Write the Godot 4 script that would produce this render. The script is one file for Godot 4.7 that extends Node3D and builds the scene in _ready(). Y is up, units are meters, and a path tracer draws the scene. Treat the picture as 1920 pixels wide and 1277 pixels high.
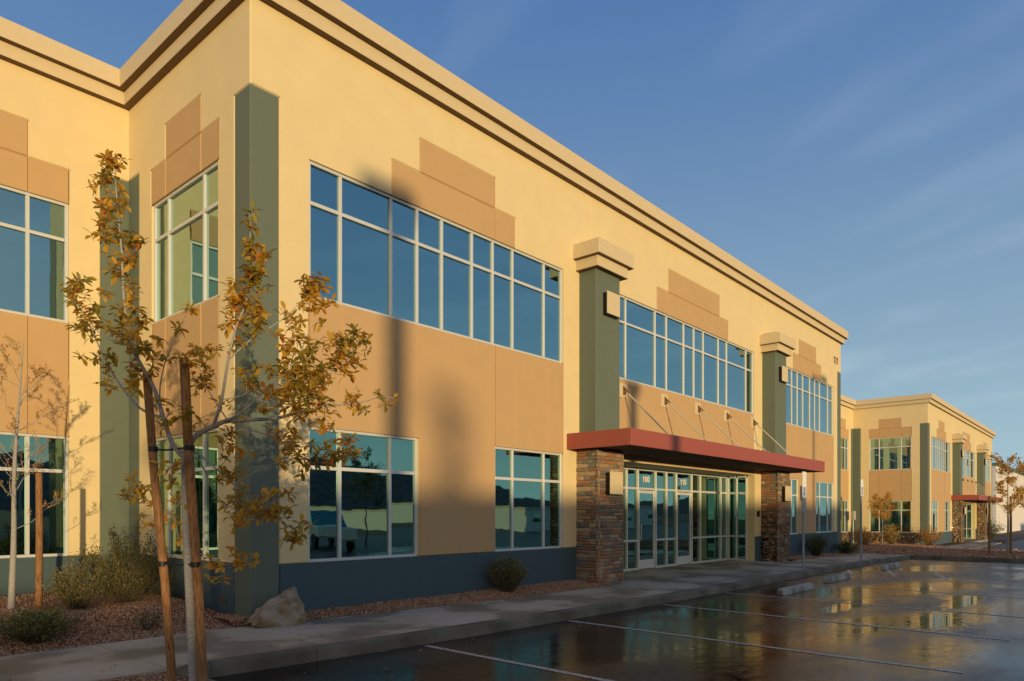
extends Node3D
# A two-storey painted concrete office building with a wet parking lot, low evening sun.
# x runs along the main front (to the right), z points out of the front, y is up; the near front corner is the origin.

const SUN_TOWARDS := Vector3(-0.53, 0.047, 1.0)      # from the scene to the sun
var rng := RandomNumberGenerator.new()
var M := {}
var taken := {}

# ---------------------------------------------------------------- mesh collecting
class Geo:
	var v := PackedVector3Array()
	var n := PackedVector3Array()
	var uv := PackedVector2Array()
	var ix := PackedInt32Array()
	var use_uv := false

	func vert(p: Vector3, nn: Vector3, t := Vector2.ZERO) -> int:
		v.append(p)
		n.append(nn)
		uv.append(t)
		return v.size() - 1

	# corners run counter-clockwise as seen from outside
	func quad(a: Vector3, b: Vector3, c: Vector3, d: Vector3) -> void:
		var nn := (c - a).cross(d - b).normalized()
		var i := vert(a, nn)
		vert(b, nn)
		vert(c, nn)
		vert(d, nn)
		ix.append_array(PackedInt32Array([i, i + 2, i + 1, i, i + 3, i + 2]))

	func tri(a: Vector3, b: Vector3, c: Vector3) -> void:
		var nn := (b - a).cross(c - a).normalized()
		var i := vert(a, nn)
		vert(b, nn)
		vert(c, nn)
		ix.append_array(PackedInt32Array([i, i + 2, i + 1]))

	# a box with chamfered edges in the frame t
	func box(lo: Vector3, hi: Vector3, bevel := 0.0, t := Transform3D()) -> void:
		var c := (lo + hi) * 0.5
		var h := (hi - lo) * 0.5
		var b := minf(bevel, minf(h.x, minf(h.y, h.z)) * 0.9)
		var ax := [Vector3.RIGHT, Vector3.UP, Vector3.BACK]
		for a in 3:
			for s in [-1.0, 1.0]:
				var w: Vector3 = ax[a]
				var p: Vector3 = ax[(a + 1) % 3]
				var q: Vector3 = ax[(a + 2) % 3]
				var hw: float = h[a]
				var hp: float = h[(a + 1) % 3] - b
				var hq: float = h[(a + 2) % 3] - b
				var o: Vector3 = c + w * hw * s
				var pp: Vector3 = p * s
				quad(t * (o - pp * hp - q * hq), t * (o + pp * hp - q * hq), t * (o + pp * hp + q * hq), t * (o - pp * hp + q * hq))
		if b <= 0.0:
			return
		for a in 3:
			var w: Vector3 = ax[a]
			var p: Vector3 = ax[(a + 1) % 3]
			var q: Vector3 = ax[(a + 2) % 3]
			var hw: float = h[a] - b
			var hp: float = h[(a + 1) % 3]
			var hq: float = h[(a + 2) % 3]
			for sp in [-1.0, 1.0]:
				for sq in [-1.0, 1.0]:
					var e1: Vector3 = c + p * hp * sp + q * (hq - b) * sq
					var e2: Vector3 = c + p * (hp - b) * sp + q * hq * sq
					var k: Vector3 = w * hw * (sp * sq)
					quad(t * (e1 - k), t * (e1 + k), t * (e2 + k), t * (e2 - k))
		for sx in [-1.0, 1.0]:
			for sy in [-1.0, 1.0]:
				for sz in [-1.0, 1.0]:
					var p1 := c + Vector3(h.x * sx, (h.y - b) * sy, (h.z - b) * sz)
					var p2 := c + Vector3((h.x - b) * sx, h.y * sy, (h.z - b) * sz)
					var p3 := c + Vector3((h.x - b) * sx, (h.y - b) * sy, h.z * sz)
					if sx * sy * sz > 0:
						tri(t * p1, t * p2, t * p3)
					else:
						tri(t * p1, t * p3, t * p2)

	func tube(pts: Array, radii: Array, sides := 8, capped := true) -> void:
		var last := Vector3.ZERO
		var first := v.size()
		for i in pts.size():
			var dir: Vector3 = (pts[mini(i + 1, pts.size() - 1)] - pts[maxi(i - 1, 0)]).normalized()
			if last == Vector3.ZERO:
				last = dir.cross(Vector3(0.3, 0.1, 1)).normalized()
			var side := (last - dir * last.dot(dir)).normalized()
			last = side
			var up := dir.cross(side)
			for k in sides + 1:
				var an := TAU * k / sides
				var nn := side * cos(an) + up * sin(an)
				vert(pts[i] + nn * float(radii[i]), nn, Vector2(float(k) / sides, i))
		for i in pts.size() - 1:
			for k in sides:
				var a := first + i * (sides + 1) + k
				var b := a + sides + 1
				ix.append_array(PackedInt32Array([a, b, b + 1, a, b + 1, a + 1]))
		if capped:
			for e in [0, pts.size() - 1]:
				var o: Vector3 = pts[e]
				var ring: int = first + e * (sides + 1)
				var dirn: Vector3 = (pts[1] - pts[0]).normalized() * -1.0 if e == 0 else (pts[-1] - pts[-2]).normalized()
				for k in sides:
					var p: Vector3 = v[ring + k]
					var q: Vector3 = v[ring + k + 1]
					if (p - o).cross(q - o).dot(dirn) > 0:
						tri(o, p, q)
					else:
						tri(o, q, p)

	func mesh(m: Material) -> ArrayMesh:
		var arr := []
		arr.resize(Mesh.ARRAY_MAX)
		arr[Mesh.ARRAY_VERTEX] = v
		arr[Mesh.ARRAY_NORMAL] = n
		if use_uv:
			arr[Mesh.ARRAY_TEX_UV] = uv
		arr[Mesh.ARRAY_INDEX] = ix
		var out := ArrayMesh.new()
		out.add_surface_from_arrays(Mesh.PRIMITIVE_TRIANGLES, arr)
		out.surface_set_material(0, m)
		return out


# ---------------------------------------------------------------- naming
func numbered(called: String) -> String:
	var k: int = taken.get(called, 0)
	taken[called] = k + 1
	return called if k == 0 else "%s_%03d" % [called, k]

func obj(called: String, g: Geo, m: Material, parent: Node3D = null) -> MeshInstance3D:
	var o := MeshInstance3D.new()
	o.mesh = g.mesh(m)
	if parent == null or parent == self:
		o.name = numbered(called)
		add_child(o, true)
	else:
		o.name = called
		parent.add_child(o, true)
	return o

func inst(called: String, mesh: Mesh, parent: Node3D, t: Transform3D, m: Material = null) -> MeshInstance3D:
	var o := MeshInstance3D.new()
	o.mesh = mesh
	if m:
		o.material_override = m
	o.name = called
	o.transform = t
	parent.add_child(o, true)
	return o

func thing(called: String, label: String, category: String, at := Vector3.ZERO, group := "") -> Node3D:
	var o := Node3D.new()
	o.name = numbered(called)
	add_child(o, true)
	o.position = at
	tag(o, label, category, group)
	return o

func part(called: String, parent: Node3D) -> Node3D:
	var o := Node3D.new()
	o.name = called
	parent.add_child(o, true)
	return o

func tag(o: Node, label: String, category: String, group := "") -> void:
	o.set_meta("label", label)
	o.set_meta("category", category)
	if group:
		o.set_meta("group", group)

func structure(o: Node) -> Node:
	o.set_meta("kind", "structure")
	return o

# ---------------------------------------------------------------- materials
func lin(r: float, g: float, b: float) -> Color:
	return Color(r, g, b).linear_to_srgb()

func noise_tex(freq: float, octaves: int, lo: float, hi: float, sd: int, size := 512, kind := FastNoiseLite.TYPE_SIMPLEX_SMOOTH) -> NoiseTexture2D:
	var f := FastNoiseLite.new()
	f.noise_type = kind
	f.seed = sd
	f.frequency = freq
	f.fractal_octaves = octaves
	var t := NoiseTexture2D.new()
	t.width = size
	t.height = size
	t.seamless = true
	t.noise = f
	var ramp := Gradient.new()
	ramp.offsets = PackedFloat32Array([0.0, 1.0])
	ramp.colors = PackedColorArray([Color(lo, lo, lo), Color(hi, hi, hi)])
	t.color_ramp = ramp
	return t

func ramp_tex(freq: float, octaves: int, stops: Array, sd: int, size := 512, kind := FastNoiseLite.TYPE_SIMPLEX_SMOOTH) -> NoiseTexture2D:
	var t := noise_tex(freq, octaves, 0, 1, sd, size, kind)
	var off := PackedFloat32Array()
	var col := PackedColorArray()
	for s in stops:
		off.append(s[0])
		col.append(s[1])
	t.color_ramp.offsets = off
	t.color_ramp.colors = col
	return t

func mat(col: Color, rough: float, tex: Texture2D = null, scale := 1.0, bump: Texture2D = null, bump_cm := 0.0, bump_scale := 0.0) -> StandardMaterial3D:
	var m := StandardMaterial3D.new()
	m.albedo_color = col
	m.roughness = rough
	m.metallic_specular = 0.4
	m.uv1_triplanar = true
	m.uv1_world_triplanar = true
	m.uv1_scale = Vector3.ONE * scale
	if tex:
		m.albedo_texture = tex
	if bump:
		m.heightmap_enabled = true
		m.heightmap_texture = bump
		m.heightmap_scale = bump_cm
	return m

func make_materials() -> void:
	var mottle := noise_tex(0.012, 6, 0.972, 1.0, 3, 1024)
	var stucco := noise_tex(0.11, 3, 0.0, 1.0, 5, 1024)
	# painted concrete: albedo mottled at about two metres, fine sprayed texture in relief
	M.cream = mat(lin(0.76, 0.615, 0.345), 0.85, mottle, 0.13, stucco, 0.03)
	M.trim = mat(lin(0.66, 0.54, 0.345), 0.85, mottle, 0.5, stucco, 0.06)
	M.tan = mat(lin(0.55, 0.36, 0.18), 0.85, mottle, 0.15, stucco, 0.03)
	M.slate = mat(lin(0.138, 0.168, 0.130), 0.8, mottle, 0.4, stucco, 0.03)
	M.base = mat(lin(0.066, 0.106, 0.125), 0.8, mottle, 0.4, stucco, 0.03)
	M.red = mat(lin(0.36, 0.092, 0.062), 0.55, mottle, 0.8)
	M.dark_brown = mat(lin(0.17, 0.10, 0.045), 0.7)  # dark brown of the cornice and capital undersides and the hanger gussets
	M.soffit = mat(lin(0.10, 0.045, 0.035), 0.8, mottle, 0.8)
	M.frame = mat(lin(0.62, 0.63, 0.62), 0.42)
	M.frame.metallic = 0.15
	M.steel = mat(lin(0.33, 0.37, 0.38), 0.45)
	M.steel.metallic = 0.6
	M.rod = mat(lin(0.62, 0.55, 0.42), 0.5)
	M.black = mat(lin(0.012, 0.012, 0.012), 0.6)
	M.white = mat(lin(0.78, 0.78, 0.76), 0.5)
	M.blue = mat(lin(0.03, 0.10, 0.40), 0.5)
	M.brown_letter = mat(lin(0.20, 0.11, 0.05), 0.6)
	M.core = mat(lin(0.30, 0.26, 0.2), 0.9)
	M.brass = mat(lin(0.12, 0.07, 0.04), 0.4)
	# coated reflective glass: a thin tinted mirror with the slight bow of tempered panes
	var bow := noise_tex(0.004, 2, 0.0, 1.0, 9, 512)
	M.glass = mat(lin(0.275, 0.44, 0.46), 0.015, null, 0.9, bow, 0.03)
	M.glass.metallic = 1.0
	M.glass_low = mat(lin(0.20, 0.35, 0.285), 0.015, null, 0.9, bow, 0.025)
	M.glass_low.metallic = 1.0
	# ground
	var conc := ramp_tex(0.0032, 6, [[0.0, Color(0.62, 0.60, 0.56)], [0.40, Color(0.74, 0.72, 0.68)], [0.55, Color(0.93, 0.92, 0.89)], [1.0, Color(1, 1, 1)]], 21, 1024)
	var grit := noise_tex(0.12, 4, 0.0, 1.0, 23, 1024)
	M.concrete = mat(lin(0.47, 0.415, 0.33), 0.7, conc, 0.16, grit, 0.06)
	M.kerb = mat(lin(0.22, 0.195, 0.15), 0.8, ramp_tex(0.01, 5, [[0.0, Color(0.55, 0.54, 0.5)], [0.45, Color(0.8, 0.79, 0.75)], [1.0, Color(1, 1, 1)]], 25, 512), 0.17, grit, 0.12)
	M.stop = mat(lin(0.45, 0.44, 0.40), 0.8, conc, 0.7, grit, 0.12)
	M.soil = mat(lin(0.20, 0.10, 0.055), 0.95, ramp_tex(0.05, 4, [[0.0, Color(0.5, 0.45, 0.42)], [0.5, Color(0.85, 0.8, 0.78)], [1.0, Color(1, 1, 1)]], 31, 512), 0.7, noise_tex(0.1, 3, 0, 1, 33, 512), 1.2)
	M.land = mat(lin(0.20, 0.14, 0.095), 0.95, ramp_tex(0.02, 5, [[0.0, Color(0.6, 0.58, 0.55)], [1.0, Color(1, 1, 1)]], 35, 512), 0.02)
	M.hill = mat(lin(0.20, 0.165, 0.14), 0.95, ramp_tex(0.02, 5, [[0.0, Color(0.55, 0.55, 0.55)], [1.0, Color(1, 1, 1)]], 37, 512), 0.002)
	M.rock = mat(lin(0.37, 0.32, 0.24), 0.9, ramp_tex(0.008, 5, [[0.0, Color(0.62, 0.48, 0.34)], [0.35, Color(0.85, 0.78, 0.68)], [0.6, Color(0.95, 0.93, 0.9)], [1.0, Color(1, 1, 1)]], 41, 512), 1.1, noise_tex(0.03, 5, 0, 1, 43, 512), 0.8)
	M.paint_line = mat(lin(0.55, 0.53, 0.49), 0.4, ramp_tex(0.06, 4, [[0.0, Color(0.25, 0.24, 0.22)], [0.42, Color(0.75, 0.73, 0.7)], [0.6, Color(1, 1, 1)], [1.0, Color(1, 1, 1)]], 45, 512), 0.8)
	# plants
	var bark := noise_tex(0.05, 4, 0.7, 1.0, 51, 256)
	M.bark = mat(lin(0.50, 0.47, 0.43), 0.85, bark, 3.0, bark, 0.3)
	M.dark_bark = mat(lin(0.16, 0.12, 0.085), 0.9, bark, 3.0)
	var grain := ramp_tex(0.02, 5, [[0.0, Color(0.5, 0.38, 0.28)], [0.4, Color(0.85, 0.78, 0.7)], [1.0, Color(1, 1, 1)]], 53, 512)
	M.stake = mat(lin(0.38, 0.22, 0.11), 0.85, grain, 1.0, grain, 0.25)
	M.stake.uv1_scale = Vector3(6.0, 0.7, 6.0)
	M.tie = mat(lin(0.015, 0.015, 0.018), 0.5)
	M.leaves = []
	for c in [[0.19, 0.165, 0.03], [0.31, 0.22, 0.035], [0.47, 0.28, 0.038], [0.58, 0.35, 0.045], [0.48, 0.18, 0.035]]:
		var m := mat(lin(c[0], c[1], c[2]), 0.6)
		m.backlight_enabled = true
		m.backlight = lin(c[0] * 1.3, c[1] * 1.25, c[2] * 0.9)
		m.metallic_specular = 0.3
		M.leaves.append(m)
	M.sage = mat(lin(0.21, 0.175, 0.065), 0.8)
	M.olive = mat(lin(0.115, 0.115, 0.036), 0.8)
	M.green = mat(lin(0.045, 0.07, 0.02), 0.75)
	M.rust_leaf = mat(lin(0.42, 0.20, 0.06), 0.8)
	M.gold_leaf = mat(lin(0.52, 0.30, 0.07), 0.75)
	for k in [M.sage, M.olive, M.green, M.rust_leaf, M.gold_leaf]:
		k.backlight_enabled = true
		k.backlight = k.albedo_color.darkened(0.25)
	# ledge stones in six tones
	var vein := noise_tex(0.03, 5, 0.78, 1.0, 61, 512)
	var chip := noise_tex(0.05, 5, 0.0, 1.0, 63, 512)
	M.stones = []
	for c in [[0.465, 0.31, 0.178], [0.357, 0.217, 0.124], [0.31, 0.256, 0.194], [0.217, 0.178, 0.147], [0.419, 0.202, 0.116], [0.512, 0.38, 0.24], [0.256, 0.24, 0.217]]:
		M.stones.append(mat(lin(c[0], c[1], c[2]), 0.9, vein, 1.3, chip, 0.25))
	M.mortar = mat(lin(0.07, 0.055, 0.042), 0.95)
	M.stone_field = mat(lin(0.30, 0.22, 0.15), 0.9, ramp_tex(0.03, 3, [[0.0, Color(0.4, 0.33, 0.28)], [0.5, Color(0.8, 0.7, 0.6)], [1.0, Color(1, 0.95, 0.85)]], 67, 512, FastNoiseLite.TYPE_CELLULAR), 1.0, chip, 2.0)
	M.asphalt = asphalt_material()
	M.asphalt_far = mat(lin(0.04, 0.04, 0.042), 0.5, noise_tex(0.02, 4, 0.7, 1.0, 71, 512), 0.2)
	M.white_wall = mat(lin(0.74, 0.70, 0.66), 0.85, mottle, 0.2)
	M.teal = mat(lin(0.07, 0.20, 0.16), 0.6)
	M.grey_wall = mat(lin(0.42, 0.38, 0.32), 0.85, mottle, 0.2)

# wet asphalt: 28 m by 14 m in one picture; roughness and tone follow where water stands, damp and dry patches
const LOT_X0 := -3.0
const LOT_W := 30.0
const LOT_Z0 := 2.0
const LOT_D := 15.0
func asphalt_material() -> StandardMaterial3D:
	var w := 1536
	var h := 768
	var rough := Image.create(w, h, false, Image.FORMAT_RGB8)
	var tone := Image.create(w, h, false, Image.FORMAT_RGB8)
	var big := FastNoiseLite.new()
	big.seed = 7
	big.frequency = 0.45
	big.fractal_octaves = 4
	var fine := FastNoiseLite.new()
	fine.seed = 8
	fine.frequency = 5.0
	fine.fractal_octaves = 3
	var puddles := [[11.3, 6.55, 0.55, 0.30], [10.3, 6.7, 0.9, 0.22], [7.7, 6.75, 1.15, 0.42], [6.1, 6.2, 0.75, 0.16], [12.6, 5.6, 1.2, 0.25], [8.9, 5.2, 1.2, 0.2]]
	var grain := Image.create(w, h, false, Image.FORMAT_RGB8)
	var speck := RandomNumberGenerator.new()
	speck.seed = 99
	for j in h:
		for i in w:
			var x := LOT_X0 + LOT_W * i / w
			var z := LOT_Z0 + LOT_D * j / h
			var nb := big.get_noise_2d(x * 0.5, z * 1.0)
			var nf := fine.get_noise_2d(x * 0.7, z * 1.5)
			var dry := smoothstep(10.5, 15.0, x + 2.0 * nb) * 0.55 + (1.0 - smoothstep(1.0, 4.5, x - nb * 2.0)) * 0.25
			var wet := clampf(0.74 + nb * 1.5 + nf * 0.35 - dry, 0.0, 1.0)
			var r := lerpf(0.36, 0.13, wet) + nf * 0.11
			var film := 0.0        # standing water drowns the stones of the surface
			for p in puddles:
				if absf(x - p[0]) > p[2] * 2.2 or absf(z - p[1]) > p[3] * 2.5:
					continue
				var q := Vector2((x - p[0]) / p[2], (z - p[1]) / p[3]).length() + nf * 0.55 + nb * 0.7
				var s := 1.0 - smoothstep(0.5, 1.15, q)
				r = lerpf(r, 0.03, s)
				wet = lerpf(wet, 1.0, s)
				film = maxf(film, s)
			r = clampf(r, 0.02, 0.8)
			rough.set_pixel(i, j, Color(r, r, r))
			var t := lerpf(0.21, 0.10, wet) + nf * 0.025 + speck.randf_range(-0.03, 0.03)
			var gr := 0.5 + (speck.randf() - 0.5 + nf * 0.8) * (1.0 - film)
			grain.set_pixel(i, j, Color(gr, gr, gr))
			if speck.randf() < 0.0012:
				t += 0.16
			tone.set_pixel(i, j, Color(t, t * 0.985, t * 0.96))
	var m := StandardMaterial3D.new()
	m.albedo_texture = ImageTexture.create_from_image(tone)
	m.roughness = 1.0
	m.roughness_texture = ImageTexture.create_from_image(rough)
	m.heightmap_enabled = true
	m.heightmap_texture = ImageTexture.create_from_image(grain)
	m.heightmap_scale = 0.07
	m.metallic_specular = 0.29
	return m

# ---------------------------------------------------------------- painted walls with reveal joints
# A wall is a sheet of cells; every painted field is a mesh of its own, its edges chamfered back into a V joint.
class Wall:
	var o: Vector3
	var u: Vector3
	var n: Vector3
	var fields := []      # [u0, v0, u1, v1, material key, name, merge id]
	var holes := []       # [u0, v0, u1, v1, jamb depth]

	func at(a: float, b: float, c := 0.0) -> Vector3:
		return o + u * a + Vector3.UP * b + n * c

func wall(o: Vector3, u: Vector3, n: Vector3) -> Wall:
	var w := Wall.new()
	w.o = o
	w.u = u
	w.n = n
	return w

func uniq(a: Array) -> Array:
	a.sort()
	var out := []
	for x in a:
		if out.is_empty() or absf(x - out[-1]) > 0.002:
			out.append(x)
	return out

func raise_wall(w: Wall, parent: Node3D) -> void:
	var us := []
	var vs := []
	for r in w.fields + w.holes:
		us.append_array([r[0], r[2]])
		vs.append_array([r[1], r[3]])
	us = uniq(us)
	vs = uniq(vs)
	var nu := us.size() - 1
	var nv := vs.size() - 1
	var id := []
	for i in nu:
		var col := []
		for j in nv:
			var cu: float = (us[i] + us[i + 1]) * 0.5
			var cv: float = (vs[j] + vs[j + 1]) * 0.5
			var k := -2
			for f in w.fields.size():
				var r: Array = w.fields[f]
				if cu > r[0] and cu < r[2] and cv > r[1] and cv < r[3]:
					k = r[6] if r.size() > 6 else f
			for f in w.holes.size():
				var r: Array = w.holes[f]
				if cu > r[0] and cu < r[2] and cv > r[1] and cv < r[3]:
					k = -10 - f
			col.append(k)
		id.append(col)
	var jw := 0.017
	var jd := 0.022
	var done := {}
	for start in nu * nv:
		var si := start / nv
		var sj := start % nv
		var f: int = id[si][sj]
		if f < 0 or done.has(start):
			continue
		var r: Array = w.fields[f]
		var g := Geo.new()
		var open := [start]           # one connected painted field at a time
		done[start] = true
		while open.size():
			var cell: int = open.pop_back()
			for e in [[-1, 0], [1, 0], [0, -1], [0, 1]]:
				var ni: int = cell / nv + e[0]
				var nj: int = cell % nv + e[1]
				if ni >= 0 and ni < nu and nj >= 0 and nj < nv and id[ni][nj] == f and not done.has(ni * nv + nj):
					done[ni * nv + nj] = true
					open.append(ni * nv + nj)
			for once in 1:
				var i := cell / nv
				var j := cell % nv
				var nb := [id[i - 1][j] if i > 0 else -2, id[i + 1][j] if i < nu - 1 else -2, id[i][j - 1] if j > 0 else -2, id[i][j + 1] if j < nv - 1 else -2]
				var cut := []
				for k in nb:
					cut.append(jw if k >= 0 and k != f else 0.0)
				var a0: float = us[i]
				var a1: float = us[i + 1]
				var b0: float = vs[j]
				var b1: float = vs[j + 1]
				var x0: float = a0 + cut[0]
				var x1: float = a1 - cut[1]
				var y0: float = b0 + cut[2]
				var y1: float = b1 - cut[3]
				g.quad(w.at(x0, y0), w.at(x1, y0), w.at(x1, y1), w.at(x0, y1))
				if cut[0] > 0:
					g.quad(w.at(a0, b0, -jd), w.at(x0, y0), w.at(x0, y1), w.at(a0, b1, -jd))
				if cut[1] > 0:
					g.quad(w.at(x1, y0), w.at(a1, b0, -jd), w.at(a1, b1, -jd), w.at(x1, y1))
				if cut[2] > 0:
					g.quad(w.at(a0, b0, -jd), w.at(a1, b0, -jd), w.at(x1, y0), w.at(x0, y0))
				if cut[3] > 0:
					g.quad(w.at(x0, y1), w.at(x1, y1), w.at(a1, b1, -jd), w.at(a0, b1, -jd))
				# the sides of openings
				for e in 4:
					if nb[e] > -10:
						continue
					var dep: float = w.holes[-10 - nb[e]][4]
					if dep <= 0.0:
						continue
					match e:
						0: g.quad(w.at(a0, y0, -dep), w.at(a0, y0), w.at(a0, y1), w.at(a0, y1, -dep))
						1: g.quad(w.at(a1, y0), w.at(a1, y0, -dep), w.at(a1, y1, -dep), w.at(a1, y1))
						2: g.quad(w.at(x0, b0, -dep), w.at(x1, b0, -dep), w.at(x1, b0), w.at(x0, b0))
						3: g.quad(w.at(x0, b1), w.at(x1, b1), w.at(x1, b1, -dep), w.at(x0, b1, -dep))
		if g.ix.size():
			obj(r[5], g, M[r[4]], parent)

func bar(g: Geo, w: Wall, u0: float, v0: float, u1: float, v1: float, n0: float, n1: float, bevel := 0.004) -> void:
	var t := Transform3D(Basis(w.u, Vector3.UP, w.n), w.o)
	g.box(Vector3(u0, v0, n0), Vector3(u1, v1, n1), bevel, t)

# an aluminium window: a frame with mullions and one transom, every pane a sheet of its own, set a hair out of true
func window(w: Wall, parent: Node3D, u0: float, v0: float, u1: float, v1: float, mull: Array, transom: Array, glass: Material, recess := 0.045, called := "window") -> Node3D:
	var win := part(called, parent)
	var g := Geo.new()
	var fw := 0.046
	var f0 := -recess - 0.055
	var f1 := -recess + 0.012
	bar(g, w, u0, v0, u0 + fw, v1, f0, f1)
	bar(g, w, u1 - fw, v0, u1, v1, f0, f1)
	bar(g, w, u0 + fw, v0, u1 - fw, v0 + fw, f0, f1)
	bar(g, w, u0 + fw, v1 - fw, u1 - fw, v1, f0, f1)
	var cols := [u0 + fw - 0.024]
	for m in mull:
		bar(g, w, m - 0.026, v0 + fw, m + 0.026, v1 - fw, f0, f1 - 0.002)
		cols.append(m)
	cols.append(u1 - fw + 0.024)
	var rows := [v0 + fw - 0.024]
	for t in transom:
		for k in cols.size() - 1:
			bar(g, w, cols[k] + 0.026, t - 0.028, cols[k + 1] - 0.026, t + 0.028, f0, f1 - 0.004)
		rows.append(t)
	rows.append(v1 - fw + 0.024)
	obj("frame", g, M.frame, win)
	for i in cols.size() - 1:
		for j in rows.size() - 1:
			pane(w, win, cols[i] + 0.022, rows[j] + 0.022, cols[i + 1] - 0.022, rows[j + 1] - 0.022, -recess - 0.03, glass)
	return win

func pane(w: Wall, parent: Node3D, u0: float, v0: float, u1: float, v1: float, dep: float, glass: Material) -> void:
	var p := Geo.new()
	var h := Vector3(u1 - u0, v1 - v0, 0.008) * 0.5
	p.box(-h, h)
	var o := obj("pane", p, glass, parent)
	var b := Basis(w.u, Vector3.UP, w.n)
	b = b * Basis(Vector3.UP, rng.randf_range(-1, 1) * 0.004) * Basis(Vector3.RIGHT, rng.randf_range(-1, 1) * 0.004)
	o.transform = Transform3D(b, w.at((u0 + u1) * 0.5, (v0 + v1) * 0.5, dep))

# stepped coloured panels over a window, and the band under it
func stepped(w: Wall, x: Array, y0: float, y1: float, y2: float) -> void:
	w.fields.append([x[0], y0, x[1], y1, "tan", "wall_panel"])
	w.fields.append([x[1], y0, x[2], y1, "tan", "wall_panel"])
	w.fields.append([x[2], y0, x[3], y1, "tan", "wall_panel"])
	w.fields.append([x[1], y1, x[2], y2, "tan", "wall_panel"])

func band(w: Wall, xs: Array, y0: float, y1: float) -> void:
	for i in xs.size() - 1:
		w.fields.append([xs[i], y0, xs[i + 1], y1, "tan", "wall_panel"])

# a moulding swept along a path of plan points (outside to the right of travel), with mitred corners
func sweep(path: Array, prof: Array, g: Geo) -> void:
	var rows := []
	for i in path.size():
		var p: Vector2 = path[i]
		var d0: Vector2 = (p - path[i - 1]).normalized() if i > 0 else (path[1] - p).normalized()
		var d1: Vector2 = (path[i + 1] - p).normalized() if i < path.size() - 1 else d0
		var n0 := Vector2(-d0.y, d0.x)
		var n1 := Vector2(-d1.y, d1.x)
		var m := (n0 + n1).normalized()
		m /= maxf(0.2, m.dot(n0))
		var row := []
		for q in prof:
			row.append(Vector3(p.x + m.x * q[0], q[1], p.y + m.y * q[0]))
		rows.append(row)
	for i in rows.size() - 1:
		for k in prof.size() - 1:
			g.quad(rows[i][k], rows[i + 1][k], rows[i + 1][k + 1], rows[i][k + 1])

# ---------------------------------------------------------------- ledge stone
var stone_meshes := []
func make_stone_meshes() -> void:
	for k in 10:
		var g := Geo.new()
		# a unit block, x and y from -0.5 to 0.5, rough split face at z = 0 to 1
		var n := 3
		var m := 2
		var top := []
		for j in m + 1:
			var row := []
			for i in n + 1:
				var edge := i == 0 or i == n or j == 0 or j == m
				var p := Vector3(float(i) / n - 0.5, float(j) / m - 0.5, 0.0)
				if edge:
					p.x += rng.randf_range(-0.02, 0.02)
					p.y += rng.randf_range(-0.05, 0.05)
				else:
					p.x += rng.randf_range(-0.08, 0.08)
				p.z = rng.randf_range(0.35, 0.62) if edge else rng.randf_range(0.75, 1.0)
				row.append(p)
			top.append(row)
		for j in m:
			for i in n:
				g.tri(top[j][i], top[j][i + 1], top[j + 1][i + 1])
				g.tri(top[j][i], top[j + 1][i + 1], top[j + 1][i])
		var ring := []
		for i in n:
			ring.append(top[0][i])
		for j in m:
			ring.append(top[j][n])
		for i in n:
			ring.append(top[m][n - i])
		for j in m:
			ring.append(top[m - j][0])
		for i in ring.size():
			var a: Vector3 = ring[i]
			var b: Vector3 = ring[(i + 1) % ring.size()]
			g.quad(Vector3(a.x, a.y, -0.6), Vector3(b.x, b.y, -0.6), b, a)
		stone_meshes.append(g.mesh(M.stones[0]))

# rows of flat stones over a rectangle of a wall; named pieces up to `most`, the others joined into one mesh per tone
func stone_face(w: Wall, parent: Node3D, u0: float, v0: float, u1: float, v1: float, most: int, named: Array) -> void:
	var joined := {}
	var v := v1
	while v > v0 + 0.01:
		var hgt := minf(rng.randf_range(0.055, 0.105), v - v0)
		if v - v0 - hgt < 0.03:
			hgt = v - v0
		var x := u0
		while x < u1 - 0.01:
			var len := rng.randf_range(0.14, 0.42)
			if u1 - x - len < 0.1:
				len = u1 - x
			var sub := [[v - hgt, v]]
			if hgt > 0.088 and rng.randf() < 0.25:
				sub = [[v - hgt, v - hgt * 0.5], [v - hgt * 0.5, v]]
			for s in sub:
				var th := rng.randf_range(0.018, 0.05)
				var t := Transform3D(Basis(w.u * (len - 0.008), Vector3.UP * (s[1] - s[0] - 0.007), w.n * th), w.at(x + len * 0.5, (s[0] + s[1]) * 0.5, 0.0))
				var tone: int = rng.randi() % M.stones.size()
				var k := rng.randi() % stone_meshes.size()
				if named[0] < most:
					named[0] += 1
					inst("stone", stone_meshes[k], parent, t, M.stones[tone])
				else:
					if not joined.has(tone):
						joined[tone] = SurfaceTool.new()
						joined[tone].begin(Mesh.PRIMITIVE_TRIANGLES)
					joined[tone].append_from(stone_meshes[k], 0, t)
			x += len
		v -= hgt
	for tone in joined:
		var o := MeshInstance3D.new()
		o.mesh = joined[tone].commit()
		o.mesh.surface_set_material(0, M.stones[tone])
		o.name = "stonework"
		o.set_meta("kind", "stuff")
		parent.add_child(o, true)

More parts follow.
